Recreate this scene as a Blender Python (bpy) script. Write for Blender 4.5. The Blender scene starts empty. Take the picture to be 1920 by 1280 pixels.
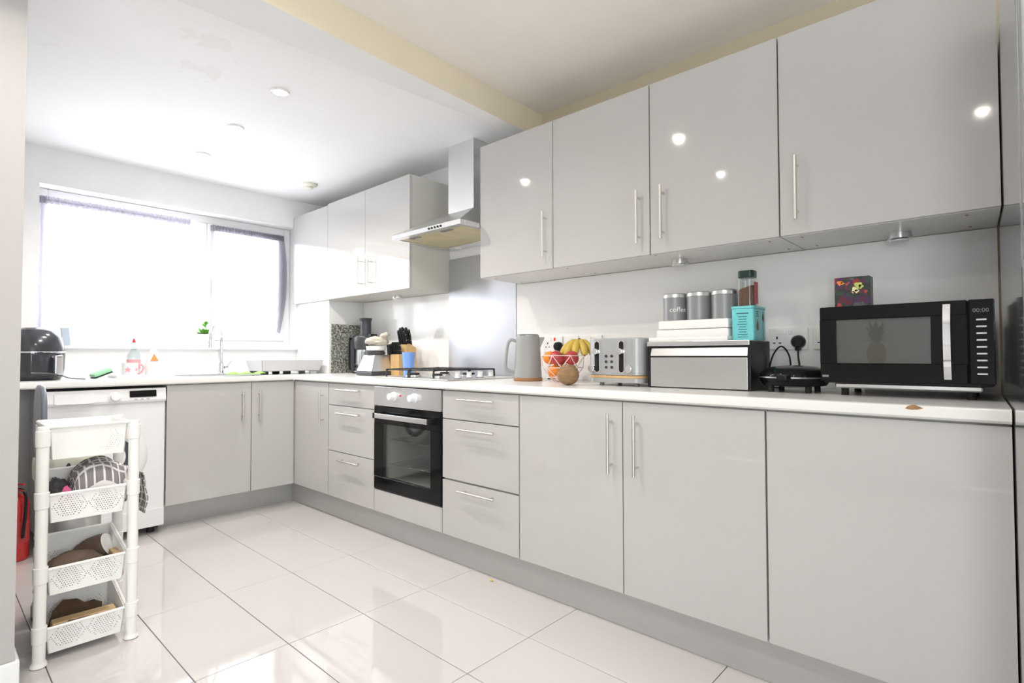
import bpy, bmesh, math, random
from mathutils import Vector, Matrix, noise
random.seed(7)
PI = math.pi
S = bpy.context.scene
COL = S.collection

# ------------------------------------------------------------------ camera, world, exposure, lights
cd = bpy.data.cameras.new('camera'); cam = bpy.data.objects.new('camera', cd); COL.objects.link(cam)
cd.sensor_width = 36.0; cd.lens = 36.0 * 1018.23 / 1920; cd.clip_start = 0.02
cam.location = (4.3045, -2.392, 1.0416)
az = math.radians(140) - 0.1324; pt = 0.0257; rl = -0.0020
fw = Vector((math.cos(az) * math.cos(pt), math.sin(az) * math.cos(pt), math.sin(pt)))
rt = fw.cross(Vector((0, 0, 1))).normalized(); up = rt.cross(fw)
r2 = math.cos(rl) * rt + math.sin(rl) * up; u2 = -math.sin(rl) * rt + math.cos(rl) * up
cam.matrix_world = Matrix.Translation(cam.location) @ Matrix((r2, u2, -fw)).transposed().to_4x4()
S.camera = cam
S.view_settings.view_transform = 'Standard'; S.view_settings.look = 'None'
S.view_settings.gamma = 1.0; S.view_settings.use_curve_mapping = False
S.view_settings.exposure = 0.97
W = bpy.data.worlds.new('overcast_sky'); S.world = W; W.use_nodes = True
SKY = 7.4
W.node_tree.nodes['Background'].inputs[0].default_value = (0.93, 0.97, 1.0, 1)
W.node_tree.nodes['Background'].inputs[1].default_value = SKY

def portal(name, loc, rot, sx, sy):
    l = bpy.data.lights.new(name, 'AREA'); l.shape = 'RECTANGLE'; l.size = sx; l.size_y = sy
    l.cycles.is_portal = True
    o = bpy.data.objects.new(name, l); o.location = loc; o.rotation_euler = rot; COL.objects.link(o)
portal('kitchen_window_portal', (-0.30, -1.107, 1.60), (0, -PI / 2, 0), 1.1, 1.75)
portal('added_door_portal', (4.975, -4.60, 1.10), (PI / 2, 0, 0), 0.72, 2.1)  # guides sky light through the added unseen door
portal('added_window_portal', (6.80, -1.95, 1.55), (0, PI / 2, 0), 1.2, 1.3)  # guides sky light through the added unseen window
LAMP = 17.5      # watts of one recessed downlight

# ------------------------------------------------------------------ materials
MATS = {}
def mat(name, col, rough=0.5, metal=0.0, var=0.03, scale=8.0, bump=0.0, bscale=60.0, coat=0.0, trans=0.0, ior=1.45,
        stretch=None, emit=None, sheen=0.0, sss=0.0, alpha=None, rvar=0.0, spec=0.5):
    m = bpy.data.materials.new(name); m.use_nodes = True
    nt = m.node_tree; n = nt.nodes; L = nt.links; b = n['Principled BSDF']
    tc = n.new('ShaderNodeTexCoord'); src = tc.outputs['Object']
    if stretch:
        mp = n.new('ShaderNodeMapping'); mp.inputs['Scale'].default_value = stretch
        L.new(src, mp.inputs[0]); src = mp.outputs[0]
    nz = n.new('ShaderNodeTexNoise'); nz.inputs['Scale'].default_value = scale; nz.inputs['Detail'].default_value = 4
    L.new(src, nz.inputs['Vector'])
    mx = n.new('ShaderNodeMix'); mx.data_type = 'RGBA'
    c = Vector(col)
    mx.inputs[6].default_value = (*(c * (1 - var)), 1); mx.inputs[7].default_value = (*[min(1, v * (1 + var)) for v in c], 1)
    L.new(nz.outputs['Fac'], mx.inputs[0]); L.new(mx.outputs[2], b.inputs['Base Color'])
    b.inputs['Specular IOR Level'].default_value = spec
    b.inputs['Roughness'].default_value = rough; b.inputs['Metallic'].default_value = metal
    b.inputs['Coat Weight'].default_value = coat; b.inputs['Coat Roughness'].default_value = 0.03
    b.inputs['Transmission Weight'].default_value = trans; b.inputs['IOR'].default_value = ior
    if sheen: b.inputs['Sheen Weight'].default_value = sheen
    if sss:
        b.inputs['Subsurface Weight'].default_value = sss; b.inputs['Subsurface Scale'].default_value = 0.01
    if emit:
        b.inputs['Emission Color'].default_value = (*emit[:3], 1); b.inputs['Emission Strength'].default_value = emit[3]
    if rvar:
        mr = n.new('ShaderNodeMapRange'); mr.inputs['To Min'].default_value = rough - rvar; mr.inputs['To Max'].default_value = rough + rvar
        L.new(nz.outputs['Fac'], mr.inputs['Value']); L.new(mr.outputs[0], b.inputs['Roughness'])
    if bump:
        n2 = n.new('ShaderNodeTexNoise'); n2.inputs['Scale'].default_value = bscale; n2.inputs['Detail'].default_value = 3
        L.new(src, n2.inputs['Vector'])
        bp = n.new('ShaderNodeBump'); bp.inputs['Strength'].default_value = bump; bp.inputs['Distance'].default_value = 0.002
        L.new(n2.outputs['Fac'], bp.inputs['Height']); L.new(bp.outputs[0], b.inputs['Normal'])
    MATS[name] = m; return m

def sheer(name, col, opac):
    """thin voile: part of the light passes straight through the open weave"""
    m = bpy.data.materials.new(name); m.use_nodes = True; nt = m.node_tree; n = nt.nodes; L = nt.links
    n.remove(n['Principled BSDF']); out = n['Material Output']
    d = n.new('ShaderNodeBsdfDiffuse'); t = n.new('ShaderNodeBsdfTranslucent'); tr = n.new('ShaderNodeBsdfTransparent')
    for q in (d, t): q.inputs['Color'].default_value = (*col, 1)
    a = n.new('ShaderNodeMixShader'); a.inputs[0].default_value = 0.5
    L.new(d.outputs[0], a.inputs[1]); L.new(t.outputs[0], a.inputs[2])
    mx = n.new('ShaderNodeMixShader')
    lw = n.new('ShaderNodeLayerWeight'); lw.inputs['Blend'].default_value = 0.5
    mr = n.new('ShaderNodeMapRange'); mr.inputs['To Min'].default_value = opac; mr.inputs['To Max'].default_value = 0.92
    L.new(lw.outputs['Facing'], mr.inputs['Value']); L.new(mr.outputs[0], mx.inputs[0])
    L.new(tr.outputs[0], mx.inputs[1]); L.new(a.outputs[0], mx.inputs[2]); L.new(mx.outputs[0], out.inputs[0])
    MATS[name] = m; return m

def pane(name, tint, gloss=0.06, rough=0.0):
    m = bpy.data.materials.new(name); m.use_nodes = True; nt = m.node_tree; n = nt.nodes; L = nt.links
    n.remove(n['Principled BSDF']); out = n['Material Output']
    tr = n.new('ShaderNodeBsdfTransparent'); tr.inputs[0].default_value = (*tint, 1)
    g = n.new('ShaderNodeBsdfGlossy'); g.inputs['Roughness'].default_value = rough
    lw = n.new('ShaderNodeLayerWeight'); pw = n.new('ShaderNodeMath'); pw.operation = 'POWER'; pw.inputs[1].default_value = 4.0
    f = n.new('ShaderNodeMath'); f.operation = 'MULTIPLY_ADD'; f.inputs[1].default_value = 0.75; f.inputs[2].default_value = 0.045
    L.new(lw.outputs['Facing'], pw.inputs[0]); L.new(pw.outputs[0], f.inputs[0])
    mx = n.new('ShaderNodeMixShader'); L.new(f.outputs[0], mx.inputs[0])
    L.new(tr.outputs[0], mx.inputs[1]); L.new(g.outputs[0], mx.inputs[2]); L.new(mx.outputs[0], out.inputs[0])
    MATS[name] = m; return m

mat('wall_paint', (0.87, 0.87, 0.87), 0.6, bump=0.12, bscale=180)
mat('ceiling_paint', (0.80, 0.79, 0.775), 0.7, bump=0.08, bscale=120)
mat('old_ceiling_paint', (0.88, 0.84, 0.785), 0.7, bump=0.08, bscale=120)
mat('cream_paint', (0.71, 0.63, 0.48), 0.65, bump=0.1, bscale=150)
mat('shaded_cream_paint', (0.56, 0.485, 0.35), 0.65, bump=0.1, bscale=150)  # cream wall darkened: shade above the wall cabinets is put into the colour
mat('dimmed_stub_paint', (0.465, 0.442, 0.428), 0.6, bump=0.12, bscale=180)  # whitish wall darkened, its weak grazing light put into the colour
mat('white_gloss_paint', (0.82, 0.82, 0.82), 0.25)
mat('upvc', (0.86, 0.86, 0.87), 0.25)
mat('cabinet_gloss', (0.505, 0.493, 0.477), 0.07, var=0.012, coat=0.35, bump=0.012, bscale=9)
mat('carcass_white', (0.76, 0.75, 0.72), 0.35)
mat('carcass_grey', (0.60, 0.585, 0.53), 0.4)
mat('worktop_white', (0.80, 0.79, 0.765), 0.22, var=0.015)
mat('splash_white', (0.85, 0.84, 0.825), 0.12, var=0.01)
mat('splash_metal', (0.60, 0.61, 0.64), 0.34, 0.85, stretch=(1, 1, 30), scale=20, bump=0.03, bscale=30)
mat('granite', (0.30, 0.30, 0.27), 0.25)
mat('plinth_grey', (0.50, 0.495, 0.48), 0.32, 0.35, var=0.05, stretch=(1, 1, 20), scale=10)
mat('tile_gloss', (0.60, 0.57, 0.558), 0.045, var=0.035, scale=2.2, coat=0.3)
mat('grout', (0.16, 0.14, 0.13), 0.8)
mat('steel', (0.66, 0.66, 0.65), 0.34, 1.0, stretch=(2, 2, 40), scale=12, rvar=0.02)
mat('steel_light', (0.74, 0.74, 0.75), 0.25, 0.9, stretch=(2, 2, 40), scale=12, rvar=0.05)
mat('nickel', (0.70, 0.68, 0.63), 0.27, 1.0)
mat('chrome', (0.85, 0.86, 0.88), 0.05, 1.0)
mat('black_gloss', (0.008, 0.008, 0.0085), 0.07, spec=0.22)
mat('black_plastic', (0.014, 0.014, 0.015), 0.35, spec=0.3, bump=0.05, bscale=300)
mat('charcoal_plastic', (0.05, 0.052, 0.058), 0.3)
mat('airfryer_plastic', (0.035, 0.037, 0.045), 0.16, coat=0.4)
mat('cast_iron', (0.02, 0.02, 0.021), 0.5, bump=0.1, bscale=200)
mat('white_plastic', (0.87, 0.86, 0.83), 0.35)
mat('bright_plastic', (0.82, 0.82, 0.83), 0.28)
mat('socket_white', (0.83, 0.82, 0.80), 0.22)
mat('cream_grease', (0.60, 0.53, 0.33), 0.42, 0.15, var=0.22, scale=7)
mat('kettle_grey', (0.32, 0.325, 0.32), 0.42)
mat('toaster_grey', (0.43, 0.435, 0.44), 0.36, 0.35, stretch=(30, 1, 1), scale=14)
mat('wood_light', (0.62, 0.40, 0.18), 0.45, var=0.25, stretch=(12, 12, 1.2), scale=9)
mat('wood_brown', (0.33, 0.17, 0.075), 0.45, var=0.2, scale=20)
mat('wood_bare', (0.60, 0.42, 0.22), 0.6, var=0.2, stretch=(12, 1.5, 12), scale=8)
mat('blue_plastic', (0.20, 0.36, 0.78), 0.35, sss=0.1)
mat('canister_grey', (0.27, 0.27, 0.275), 0.38, 0.25, var=0.03)
mat('teal_tin', (0.17, 0.60, 0.62), 0.35)
mat('print_brown', (0.20, 0.085, 0.055), 0.5)
mat('print_dark', (0.045, 0.09, 0.11), 0.5)
mat('print_gold', (0.55, 0.42, 0.15), 0.4)
mat('print_white', (0.85, 0.85, 0.83), 0.5)
mat('print_grey', (0.42, 0.43, 0.45), 0.5)
mat('coffee', (0.15, 0.075, 0.045), 0.8, var=0.35, scale=160, bump=0.6, bscale=300)
mat('dark_green', (0.012, 0.035, 0.028), 0.3)
mat('red_paint', (0.52, 0.028, 0.03), 0.22, coat=0.3)
mat('red_label', (0.50, 0.06, 0.06), 0.5)
mat('orange_peel', (0.80, 0.26, 0.03), 0.42, var=0.1, bump=0.25, bscale=240)
mat('apple_red', (0.48, 0.055, 0.06), 0.25, var=0.45, scale=14, stretch=(1, 1, .3))
mat('banana_yellow', (0.60, 0.43, 0.08), 0.5, var=0.16, scale=18)
mat('banana_tip', (0.06, 0.045, 0.02), 0.7)
mat('coconut_husk', (0.30, 0.185, 0.095), 0.9, var=0.6, stretch=(1, 1, 4), scale=45, bump=0.9, bscale=80)
mat('leaf_green', (0.15, 0.40, 0.06), 0.45, var=0.35, scale=20)
mat('lime_cloth', (0.34, 0.66, 0.16), 0.8, bump=0.3, bscale=300)
mat('sponge_green', (0.30, 0.58, 0.36), 0.85, bump=0.5, bscale=200)
mat('ceramic_white', (0.85, 0.84, 0.83), 0.12)
mat('pink_print', (0.78, 0.36, 0.38), 0.4)
mat('orange_print', (0.80, 0.24, 0.06), 0.4)
mat('canvas_beige', (0.64, 0.58, 0.50), 0.9, bump=0.3, bscale=200)
mat('dark_wool', (0.10, 0.095, 0.10), 0.95, var=0.7, scale=60, bump=0.6, bscale=120)
mat('pink_cloth', (0.65, 0.12, 0.28), 0.9)
mat('yam_skin', (0.13, 0.085, 0.062), 0.85, var=0.45, scale=25, bump=0.6, bscale=70)
mat('yam_flesh', (0.82, 0.81, 0.79), 0.7, var=0.05, scale=60)
mat('soil', (0.10, 0.06, 0.035), 0.95, var=0.5, scale=40, bump=0.5, bscale=60)
mat('bin_bag', (0.72, 0.74, 0.62), 0.4, sss=0.2)
mat('bin_lid_grey', (0.17, 0.19, 0.23), 0.3)
mat('fridge_silver', (0.52, 0.545, 0.575), 0.08, 0.85, var=0.03, coat=0.2)
mat('lamp_lit', (1, 1, 1), 0.5, emit=(1.0, 0.93, 0.82, 25))
mat('oven_enamel', (0.62, 0.625, 0.60), 0.35)
mat('oven_fan', (0.75, 0.75, 0.73), 0.4)
mat('rubber_black', (0.02, 0.02, 0.02), 0.7)
mat('chipboard', (0.34, 0.19, 0.09), 0.9, var=0.5, scale=120)
mat('yellow_crumb', (0.75, 0.55, 0.12), 0.8)
mat('detector_white', (0.78, 0.75, 0.66), 0.4)
mat('neon_red', (0.7, 0.03, 0.03), 0.3)
mat('blue_screen', (0.42, 0.50, 0.58), 0.2)
mat('steel_dark_mark', (0.30, 0.30, 0.31), 0.35, 0.8)
mat('pineapple_skin', (0.33, 0.20, 0.05), 0.7, var=0.5, scale=30)
sheer('voile_grey', (0.42, 0.40, 0.46), 0.54)
sheer('voile_header', (0.40, 0.38, 0.44), 0.80)
pane('clear_pane', (0.97, 0.98, 0.98)); pane('oven_pane', (0.74, 0.75, 0.74)); pane('jar_glass', (0.93, 0.95, 0.94))
pane('bottle_clear', (0.93, 0.965, 0.97))
pane('mw_pane', (0.85, 0.86, 0.85))

def special_materials():
    # lattice plastic: real see-through perforations in a diamond field
    m = mat('lattice_plastic', (0.87, 0.86, 0.83), 0.4, var=0.05, scale=25)
    nt = m.node_tree; n = nt.nodes; L = nt.links; b = n['Principled BSDF']
    tc = n.new('ShaderNodeTexCoord'); sp = n.new('ShaderNodeSeparateXYZ'); L.new(tc.outputs['Object'], sp.inputs[0])
    def M(op, a, bb=None, c=None):
        q = n.new('ShaderNodeMath'); q.operation = op
        for i, v in enumerate((a, bb, c)):
            if v is None: continue
            if isinstance(v, (int, float)): q.inputs[i].default_value = v
            else: L.new(v, q.inputs[i])
        return q.outputs[0]
    y = sp.outputs['Y']; z = sp.outputs['Z']
    cell = 0.0075
    def frac_c(v, off=0.0): return M('SUBTRACT', M('FRACT', M('ADD', M('DIVIDE', v, cell), off)), 0.5)
    row = M('MULTIPLY', M('FLOORED_MODULO', M('FLOOR', M('DIVIDE', z, cell)), 2.0), 0.5)
    fy = M('SUBTRACT', M('FRACT', M('ADD', M('DIVIDE', y, cell), row)), 0.5); fz = frac_c(z)
    hole = M('LESS_THAN', M('ADD', M('MULTIPLY', fy, fy), M('MULTIPLY', fz, fz)), 0.055)
    # two diamonds side by side, centred on the panel
    dy = M('ABSOLUTE', M('SUBTRACT', M('ABSOLUTE', y), 0.050)); dz = M('ABSOLUTE', M('SUBTRACT', z, 0.052))
    dd = M('ADD', M('DIVIDE', dy, 0.055), M('DIVIDE', dz, 0.072))
    inside = M('LESS_THAN', dd, 0.98)
    edge = M('MULTIPLY', M('GREATER_THAN', dd, 0.72), M('LESS_THAN', dd, 0.82))
    keep = M('MULTIPLY', M('MULTIPLY', hole, inside), M('SUBTRACT', 1.0, edge))
    lim = M('MULTIPLY', M('GREATER_THAN', z, 0.012), M('LESS_THAN', z, 0.092))
    al = M('SUBTRACT', 1.0, M('MULTIPLY', keep, lim))
    L.new(al, b.inputs['Alpha'])
    # check tea towel
    m = mat('check_towel', (0.5, 0.5, 0.5), 0.9, bump=0.3, bscale=200); nt = m.node_tree; n = nt.nodes; L = nt.links; b = n['Principled BSDF']
    uv = n.new('ShaderNodeTexCoord'); sp = n.new('ShaderNodeSeparateXYZ'); L.new(uv.outputs['UV'], sp.inputs[0])
    def M2(op, a, bb=None):
        q = n.new('ShaderNodeMath'); q.operation = op
        for i, v in enumerate((a, bb)):
            if v is None: continue
            if isinstance(v, (int, float)): q.inputs[i].default_value = v
            else: L.new(v, q.inputs[i])
        return q.outputs[0]
    lx = M2('LESS_THAN', M2('FRACT', M2('MULTIPLY', sp.outputs['X'], 11.0)), 0.22)
    ly = M2('LESS_THAN', M2('FRACT', M2('MULTIPLY', sp.outputs['Y'], 11.0)), 0.22)
    mx = n.new('ShaderNodeMix'); mx.data_type = 'RGBA'; L.new(M2('MAXIMUM', lx, ly), mx.inputs[0])
    mx.inputs[6].default_value = (0.23, 0.21, 0.22, 1); mx.inputs[7].default_value = (0.75, 0.72, 0.70, 1)
    L.new(mx.outputs[2], b.inputs['Base Color'])
    # granite: speckled chips
    m = MATS['granite']; nt = m.node_tree; n = nt.nodes; L = nt.links; b = n['Principled BSDF']
    tc = n.new('ShaderNodeTexCoord'); vo = n.new('ShaderNodeTexVoronoi'); vo.inputs['Scale'].default_value = 130; L.new(tc.outputs['Object'], vo.inputs['Vector'])
    s2 = n.new('ShaderNodeSeparateColor'); L.new(vo.outputs['Color'], s2.inputs[0]); cr = n.new('ShaderNodeValToRGB'); L.new(s2.outputs[0], cr.inputs[0])
    e = cr.color_ramp.elements; e[0].color = (0.06, 0.065, 0.055, 1); e[1].color = (0.52, 0.52, 0.47, 1); q = e.new(.55); q.color = (0.22, 0.22, 0.19, 1)
    L.new(cr.outputs[0], b.inputs['Base Color'])
    # floral carton
    m = mat('floral_print', (0.1, 0.1, 0.1), 0.4); nt = m.node_tree; n = nt.nodes; L = nt.links; b = n['Principled BSDF']
    tc = n.new('ShaderNodeTexCoord'); vo = n.new('ShaderNodeTexVoronoi'); vo.inputs['Scale'].default_value = 62
    wp = n.new('ShaderNodeTexNoise'); wp.inputs['Scale'].default_value = 40
    ad = n.new('ShaderNodeMix'); ad.data_type = 'RGBA'; ad.inputs[0].default_value = 0.03
    L.new(tc.outputs['Object'], wp.inputs['Vector']); L.new(tc.outputs['Object'], ad.inputs[6]); L.new(wp.outputs['Color'], ad.inputs[7])
    L.new(ad.outputs[2], vo.inputs['Vector'])
    s2 = n.new('ShaderNodeSeparateColor'); L.new(vo.outputs['Color'], s2.inputs[0])
    cr = n.new('ShaderNodeValToRGB'); cr.color_ramp.interpolation = 'CONSTANT'
    e = cr.color_ramp.elements; e[0].position = 0; e[0].color = (0.03, 0.035, 0.03, 1); e[1].position = .3; e[1].color = (0.13, 0.02, 0.045, 1)
    for p, c in ((.5, (0.035, 0.06, 0.045, 1)), (.68, (0.28, 0.025, 0.035, 1)), (.8, (0.07, 0.025, 0.08, 1)), (.92, (0.10, 0.11, 0.12, 1))):
        q = e.new(p); q.color = c
    L.new(s2.outputs[0], cr.inputs[0]); L.new(cr.outputs[0], b.inputs['Base Color'])
    # kitchen ceiling with the two patched plaster marks
    m = mat('patched_ceiling', (0.88, 0.88, 0.885), 0.7, var=0.02, bump=0.06, bscale=120); nt = m.node_tree; n = nt.nodes; L = nt.links; b = n['Principled BSDF']
    old = b.inputs['Base Color'].links[0].from_socket
    tc = n.new('ShaderNodeTexCoord'); nz = n.new('ShaderNodeTexNoise'); nz.inputs['Scale'].default_value = 14; nz.inputs['Detail'].default_value = 1
    L.new(tc.outputs['Object'], nz.inputs['Vector'])
    masks = None
    for (cx, cy, r) in ((1.905, -1.611, 0.085), (1.677, -1.535, 0.085), (1.457, -2.06, 0.06)):
        d = n.new('ShaderNodeVectorMath'); d.operation = 'DISTANCE'; d.inputs[1].default_value = (cx, cy, 2.315); L.new(tc.outputs['Object'], d.inputs[0])
        a = n.new('ShaderNodeMath'); a.operation = 'MULTIPLY_ADD'; L.new(nz.outputs['Fac'], a.inputs[0]); a.inputs[1].default_value = 0.35; L.new(d.outputs['Value'], a.inputs[2])
        q = n.new('ShaderNodeMath'); q.operation = 'LESS_THAN'; L.new(a.outputs[0], q.inputs[0]); q.inputs[1].default_value = r + 0.14
        if masks is None: masks = q.outputs[0]
        else:
            mm = n.new('ShaderNodeMath'); mm.operation = 'MAXIMUM'; L.new(masks, mm.inputs[0]); L.new(q.outputs[0], mm.inputs[1]); masks = mm.outputs[0]
    mx = n.new('ShaderNodeMix'); mx.data_type = 'RGBA'; L.new(masks, mx.inputs[0]); L.new(old, mx.inputs[6]); mx.inputs[7].default_value = (0.845, 0.843, 0.84, 1)
    L.new(mx.outputs[2], b.inputs['Base Color'])
special_materials()

# ------------------------------------------------------------------ mesh helpers
class MB:
    def __init__(s): s.v = []; s.f = []
    def add(s, vs, fs, M=None):
        k = len(s.v)
        s.v += [tuple(M @ Vector(v)) if M else tuple(v) for v in vs]
        s.f += [tuple(i + k for i in f) for f in fs]; return s
    def bm(s, bm, M=None):
        bm.verts.index_update()
        s.add([v.co.copy() for v in bm.verts], [[v.index for v in f.verts] for f in bm.faces], M); bm.free(); return s
    def box(s, x0, x1, y0, y1, z0, z1, bev=0.0, seg=1, M=None):
        vs = [(x, y, z) for x in (x0, x1) for y in (y0, y1) for z in (z0, z1)]
        fs = [(0, 1, 3, 2), (4, 6, 7, 5), (0, 4, 5, 1), (2, 3, 7, 6), (0, 2, 6, 4), (1, 5, 7, 3)]
        if bev <= 0: return s.add(vs, fs, M)
        b = bmesh.new(); q = [b.verts.new(v) for v in vs]
        for f in fs: b.faces.new([q[i] for i in f])
        bmesh.ops.bevel(b, geom=list(b.edges), offset=bev, segments=seg, affect='EDGES', profile=0.5)
        return s.bm(b, M)
    def prism(s, poly, axis, a, b, bev=0.0, seg=2, M=None, side_only=True):
        def P(p, t): return {'x': (t, p[0], p[1]), 'y': (p[0], t, p[1]), 'z': (p[0], p[1], t)}[axis]
        n = len(poly); m = bmesh.new()
        lo = [m.verts.new(P(p, a)) for p in poly]; hi = [m.verts.new(P(p, b)) for p in poly]
        m.faces.new(lo[::-1]); m.faces.new(hi)
        for i in range(n): m.faces.new((lo[i], lo[(i + 1) % n], hi[(i + 1) % n], hi[i]))
        bmesh.ops.recalc_face_normals(m, faces=list(m.faces))
        if bev: bmesh.ops.bevel(m, geom=list(m.edges), offset=bev, segments=seg, affect='EDGES', profile=0.5)
        return s.bm(m, M)
    def cyl(s, p0, p1, r0, r1=None, n=20, caps=True, M=None):
        r1 = r0 if r1 is None else r1
        p0 = Vector(p0); p1 = Vector(p1); d = (p1 - p0).normalized()
        a = d.orthogonal().normalized(); b = d.cross(a)
        vs = []
        for p, r in ((p0, r0), (p1, r1)):
            vs += [p + r * (math.cos(2 * PI * i / n) * a + math.sin(2 * PI * i / n) * b) for i in range(n)]
        fs = [(i, (i + 1) % n, n + (i + 1) % n, n + i) for i in range(n)]
        if caps: fs += [tuple(range(n))[::-1], tuple(range(n, 2 * n))]
        return s.add(vs, fs, M)
    def lathe(s, prof, c=(0, 0, 0), n=32, sx=1.0, sy=1.0, M=None, sq=0.0, close=False):
        vs = []; fs = []; m = len(prof)
        for i in range(n):
            t = 2 * PI * i / n; ct, st = math.cos(t), math.sin(t)
            k = 1.0
            if sq: k = 1.0 / (abs(ct) ** sq + abs(st) ** sq) ** (1.0 / sq)
            for r, z in prof: vs.append((c[0] + r * ct * k * sx, c[1] + r * st * k * sy, c[2] + z))
        for i in range(n):
            j = (i + 1) % n
            for q in range(m - 1): fs.append((i * m + q, j * m + q, j * m + q + 1, i * m + q + 1))
            if close: fs.append((i * m + m - 1, j * m + m - 1, j * m, i * m))
        if not close:
            if prof[0][0] > 1e-6: fs.append(tuple(i * m for i in range(n))[::-1])
            if prof[-1][0] > 1e-6: fs.append(tuple(i * m + m - 1 for i in range(n)))
        return s.add(vs, fs, M)
    def tube(s, pts, r, n=8, closed=False, rad=None, M=None):
        pts = [Vector(p) for p in pts]; m = len(pts); vs = []; fs = []
        up = None
        for i, p in enumerate(pts):
            if closed: d = (pts[(i + 1) % m] - pts[i - 1]).normalized()
            else: d = (pts[min(i + 1, m - 1)] - pts[max(i - 1, 0)]).normalized()
            if up is None: up = d.orthogonal().normalized()
            up = (up - up.dot(d) * d); up = up.normalized() if up.length > 1e-6 else d.orthogonal().normalized()
            w = d.cross(up); q = rad[i] if rad else r
            vs += [p + q * (math.cos(2 * PI * k / n) * up + math.sin(2 * PI * k / n) * w) for k in range(n)]
        for i in range(m if closed else m - 1):
            j = (i + 1) % m
            for k in range(n): fs.append((i * n + k, i * n + (k + 1) % n, j * n + (k + 1) % n, j * n + k))
        if not closed: fs += [tuple(range(n))[::-1], tuple(range((m - 1) * n, m * n))]
        return s.add(vs, fs, M)
    def blob(s, c, r, amp=0.0, freq=3.0, nu=20, nv=14, M=None, seed=0.0, fn=None):
        vs = []; fs = []
        for i in range(nv + 1):
            th = PI * i / nv
            for j in range(nu):
                ph = 2 * PI * j / nu
                d = Vector((math.sin(th) * math.cos(ph), math.sin(th) * math.sin(ph), math.cos(th)))
                k = 1 + amp * noise.noise(d * freq + Vector((seed, seed * .7, 1.3)))
                if fn: k *= fn(d)
                vs.append((c[0] + r[0] * d.x * k, c[1] + r[1] * d.y * k, c[2] + r[2] * d.z * k))
        for i in range(nv):
            for j in range(nu): fs.append((i * nu + j, (i + 1) * nu + j, (i + 1) * nu + (j + 1) % nu, i * nu + (j + 1) % nu))
        return s.add(vs, fs, M)
    def build(s, name, m, parent=None, local=False, ang=35, uv=None, kind=None, weld=False):
        me = bpy.data.meshes.new(name)
        inv = None
        if parent is not None and not local: inv = world(parent).inverted()
        me.from_pydata([tuple(inv @ Vector(v)) if inv else v for v in s.v], [], s.f)
        b = bmesh.new(); b.from_mesh(me)
        bmesh.ops.remove_doubles(b, verts=b.verts, dist=1e-6)
        bmesh.ops.recalc_face_normals(b, faces=list(b.faces)); b.to_mesh(me); b.free()
        me.polygons.foreach_set('use_smooth', [True] * len(me.polygons))
        me.set_sharp_from_angle(angle=math.radians(ang))
        me.materials.append(MATS[m] if isinstance(m, str) else m)
        o = bpy.data.objects.new(name, me); COL.objects.link(o)
        if parent is not None: o.parent = parent
        if kind: o['kind'] = kind
        if ang < 100:
            w = o.modifiers.new('face_weighted_normals', 'WEIGHTED_NORMAL'); w.keep_sharp = True
        return o

def world(o):
    M = Matrix.Translation(o.location) @ o.rotation_euler.to_matrix().to_4x4()
    return world(o.parent) @ M if o.parent else M
def tag(o, label, cat, group=None):
    o['label'] = label; o['category'] = cat
    if group: o['group'] = group
    return o
def thing(name, label, cat, loc=(0, 0, 0), rz=0.0, group=None):
    o = bpy.data.objects.new(name, None); o.empty_display_size = 0.05; COL.objects.link(o)
    o.location = loc; o.rotation_euler = (0, 0, rz); return tag(o, label, cat, group)
def struct(name, mb, m): return mb.build(name, m, kind='structure')
def copy_tree(o, parent=None):
    c = o.copy(); COL.objects.link(c)
    if parent is not None: c.parent = parent
    for ch in list(o.children): copy_tree(ch, c)
    return c
def bez(p0, p1, p2, p3, n=12):
    p0, p1, p2, p3 = map(Vector, (p0, p1, p2, p3)); r = []
    for i in range(n + 1):
        t = i / n; q = 1 - t
        r.append(q ** 3 * p0 + 3 * q * q * t * p1 + 3 * q * t * t * p2 + t ** 3 * p3)
    return r
def smooth(pts, n=6, closed=False):
    pts = [Vector(p) for p in pts]; m = len(pts); r = []
    rng = range(m) if closed else range(m - 1)
    for i in rng:
        g = (lambda k: pts[k % m]) if closed else (lambda k: pts[min(max(k, 0), m - 1)])
        a, b, c, d = g(i - 1), g(i), g(i + 1), g(i + 2)
        for k in range(n):
            t = k / n
            r.append(0.5 * ((2 * b) + (c - a) * t + (2 * a - 5 * b + 4 * c - d) * t * t + (3 * b - a - 3 * c + d) * t ** 3))
    if not closed: r.append(pts[-1])
    return r
def rrect(w, h, r, n=4, cx=0, cy=0):
    P = []
    for (sx, sy, a0) in ((1, 1, 0), (-1, 1, PI / 2), (-1, -1, PI), (1, -1, 3 * PI / 2)):
        for k in range(n + 1):
            a = a0 + k * PI / 2 / n
            P.append((cx + sx * (w / 2 - r) + r * math.cos(a), cy + sy * (h / 2 - r) + r * math.sin(a)))
    return P
def text(body, size, fn, ext=0.0004):
    """lettering as a thin mesh; fn maps (x, z, depth) -> point"""
    cu = bpy.data.curves.new('t', 'FONT'); cu.body = body; cu.size = size; cu.align_x = 'CENTER'; cu.extrude = ext; cu.resolution_u = 3
    o = bpy.data.objects.new('t', cu); COL.objects.link(o)
    dg = bpy.context.evaluated_depsgraph_get(); me = o.evaluated_get(dg).to_mesh()
    mb = MB(); mb.add([fn(v.co.x, v.co.y, v.co.z) for v in me.vertices], [tuple(p.vertices) for p in me.polygons])
    o.evaluated_get(dg).to_mesh_clear(); COL.objects.unlink(o); bpy.data.objects.remove(o); bpy.data.curves.remove(cu)
    return mb

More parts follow.
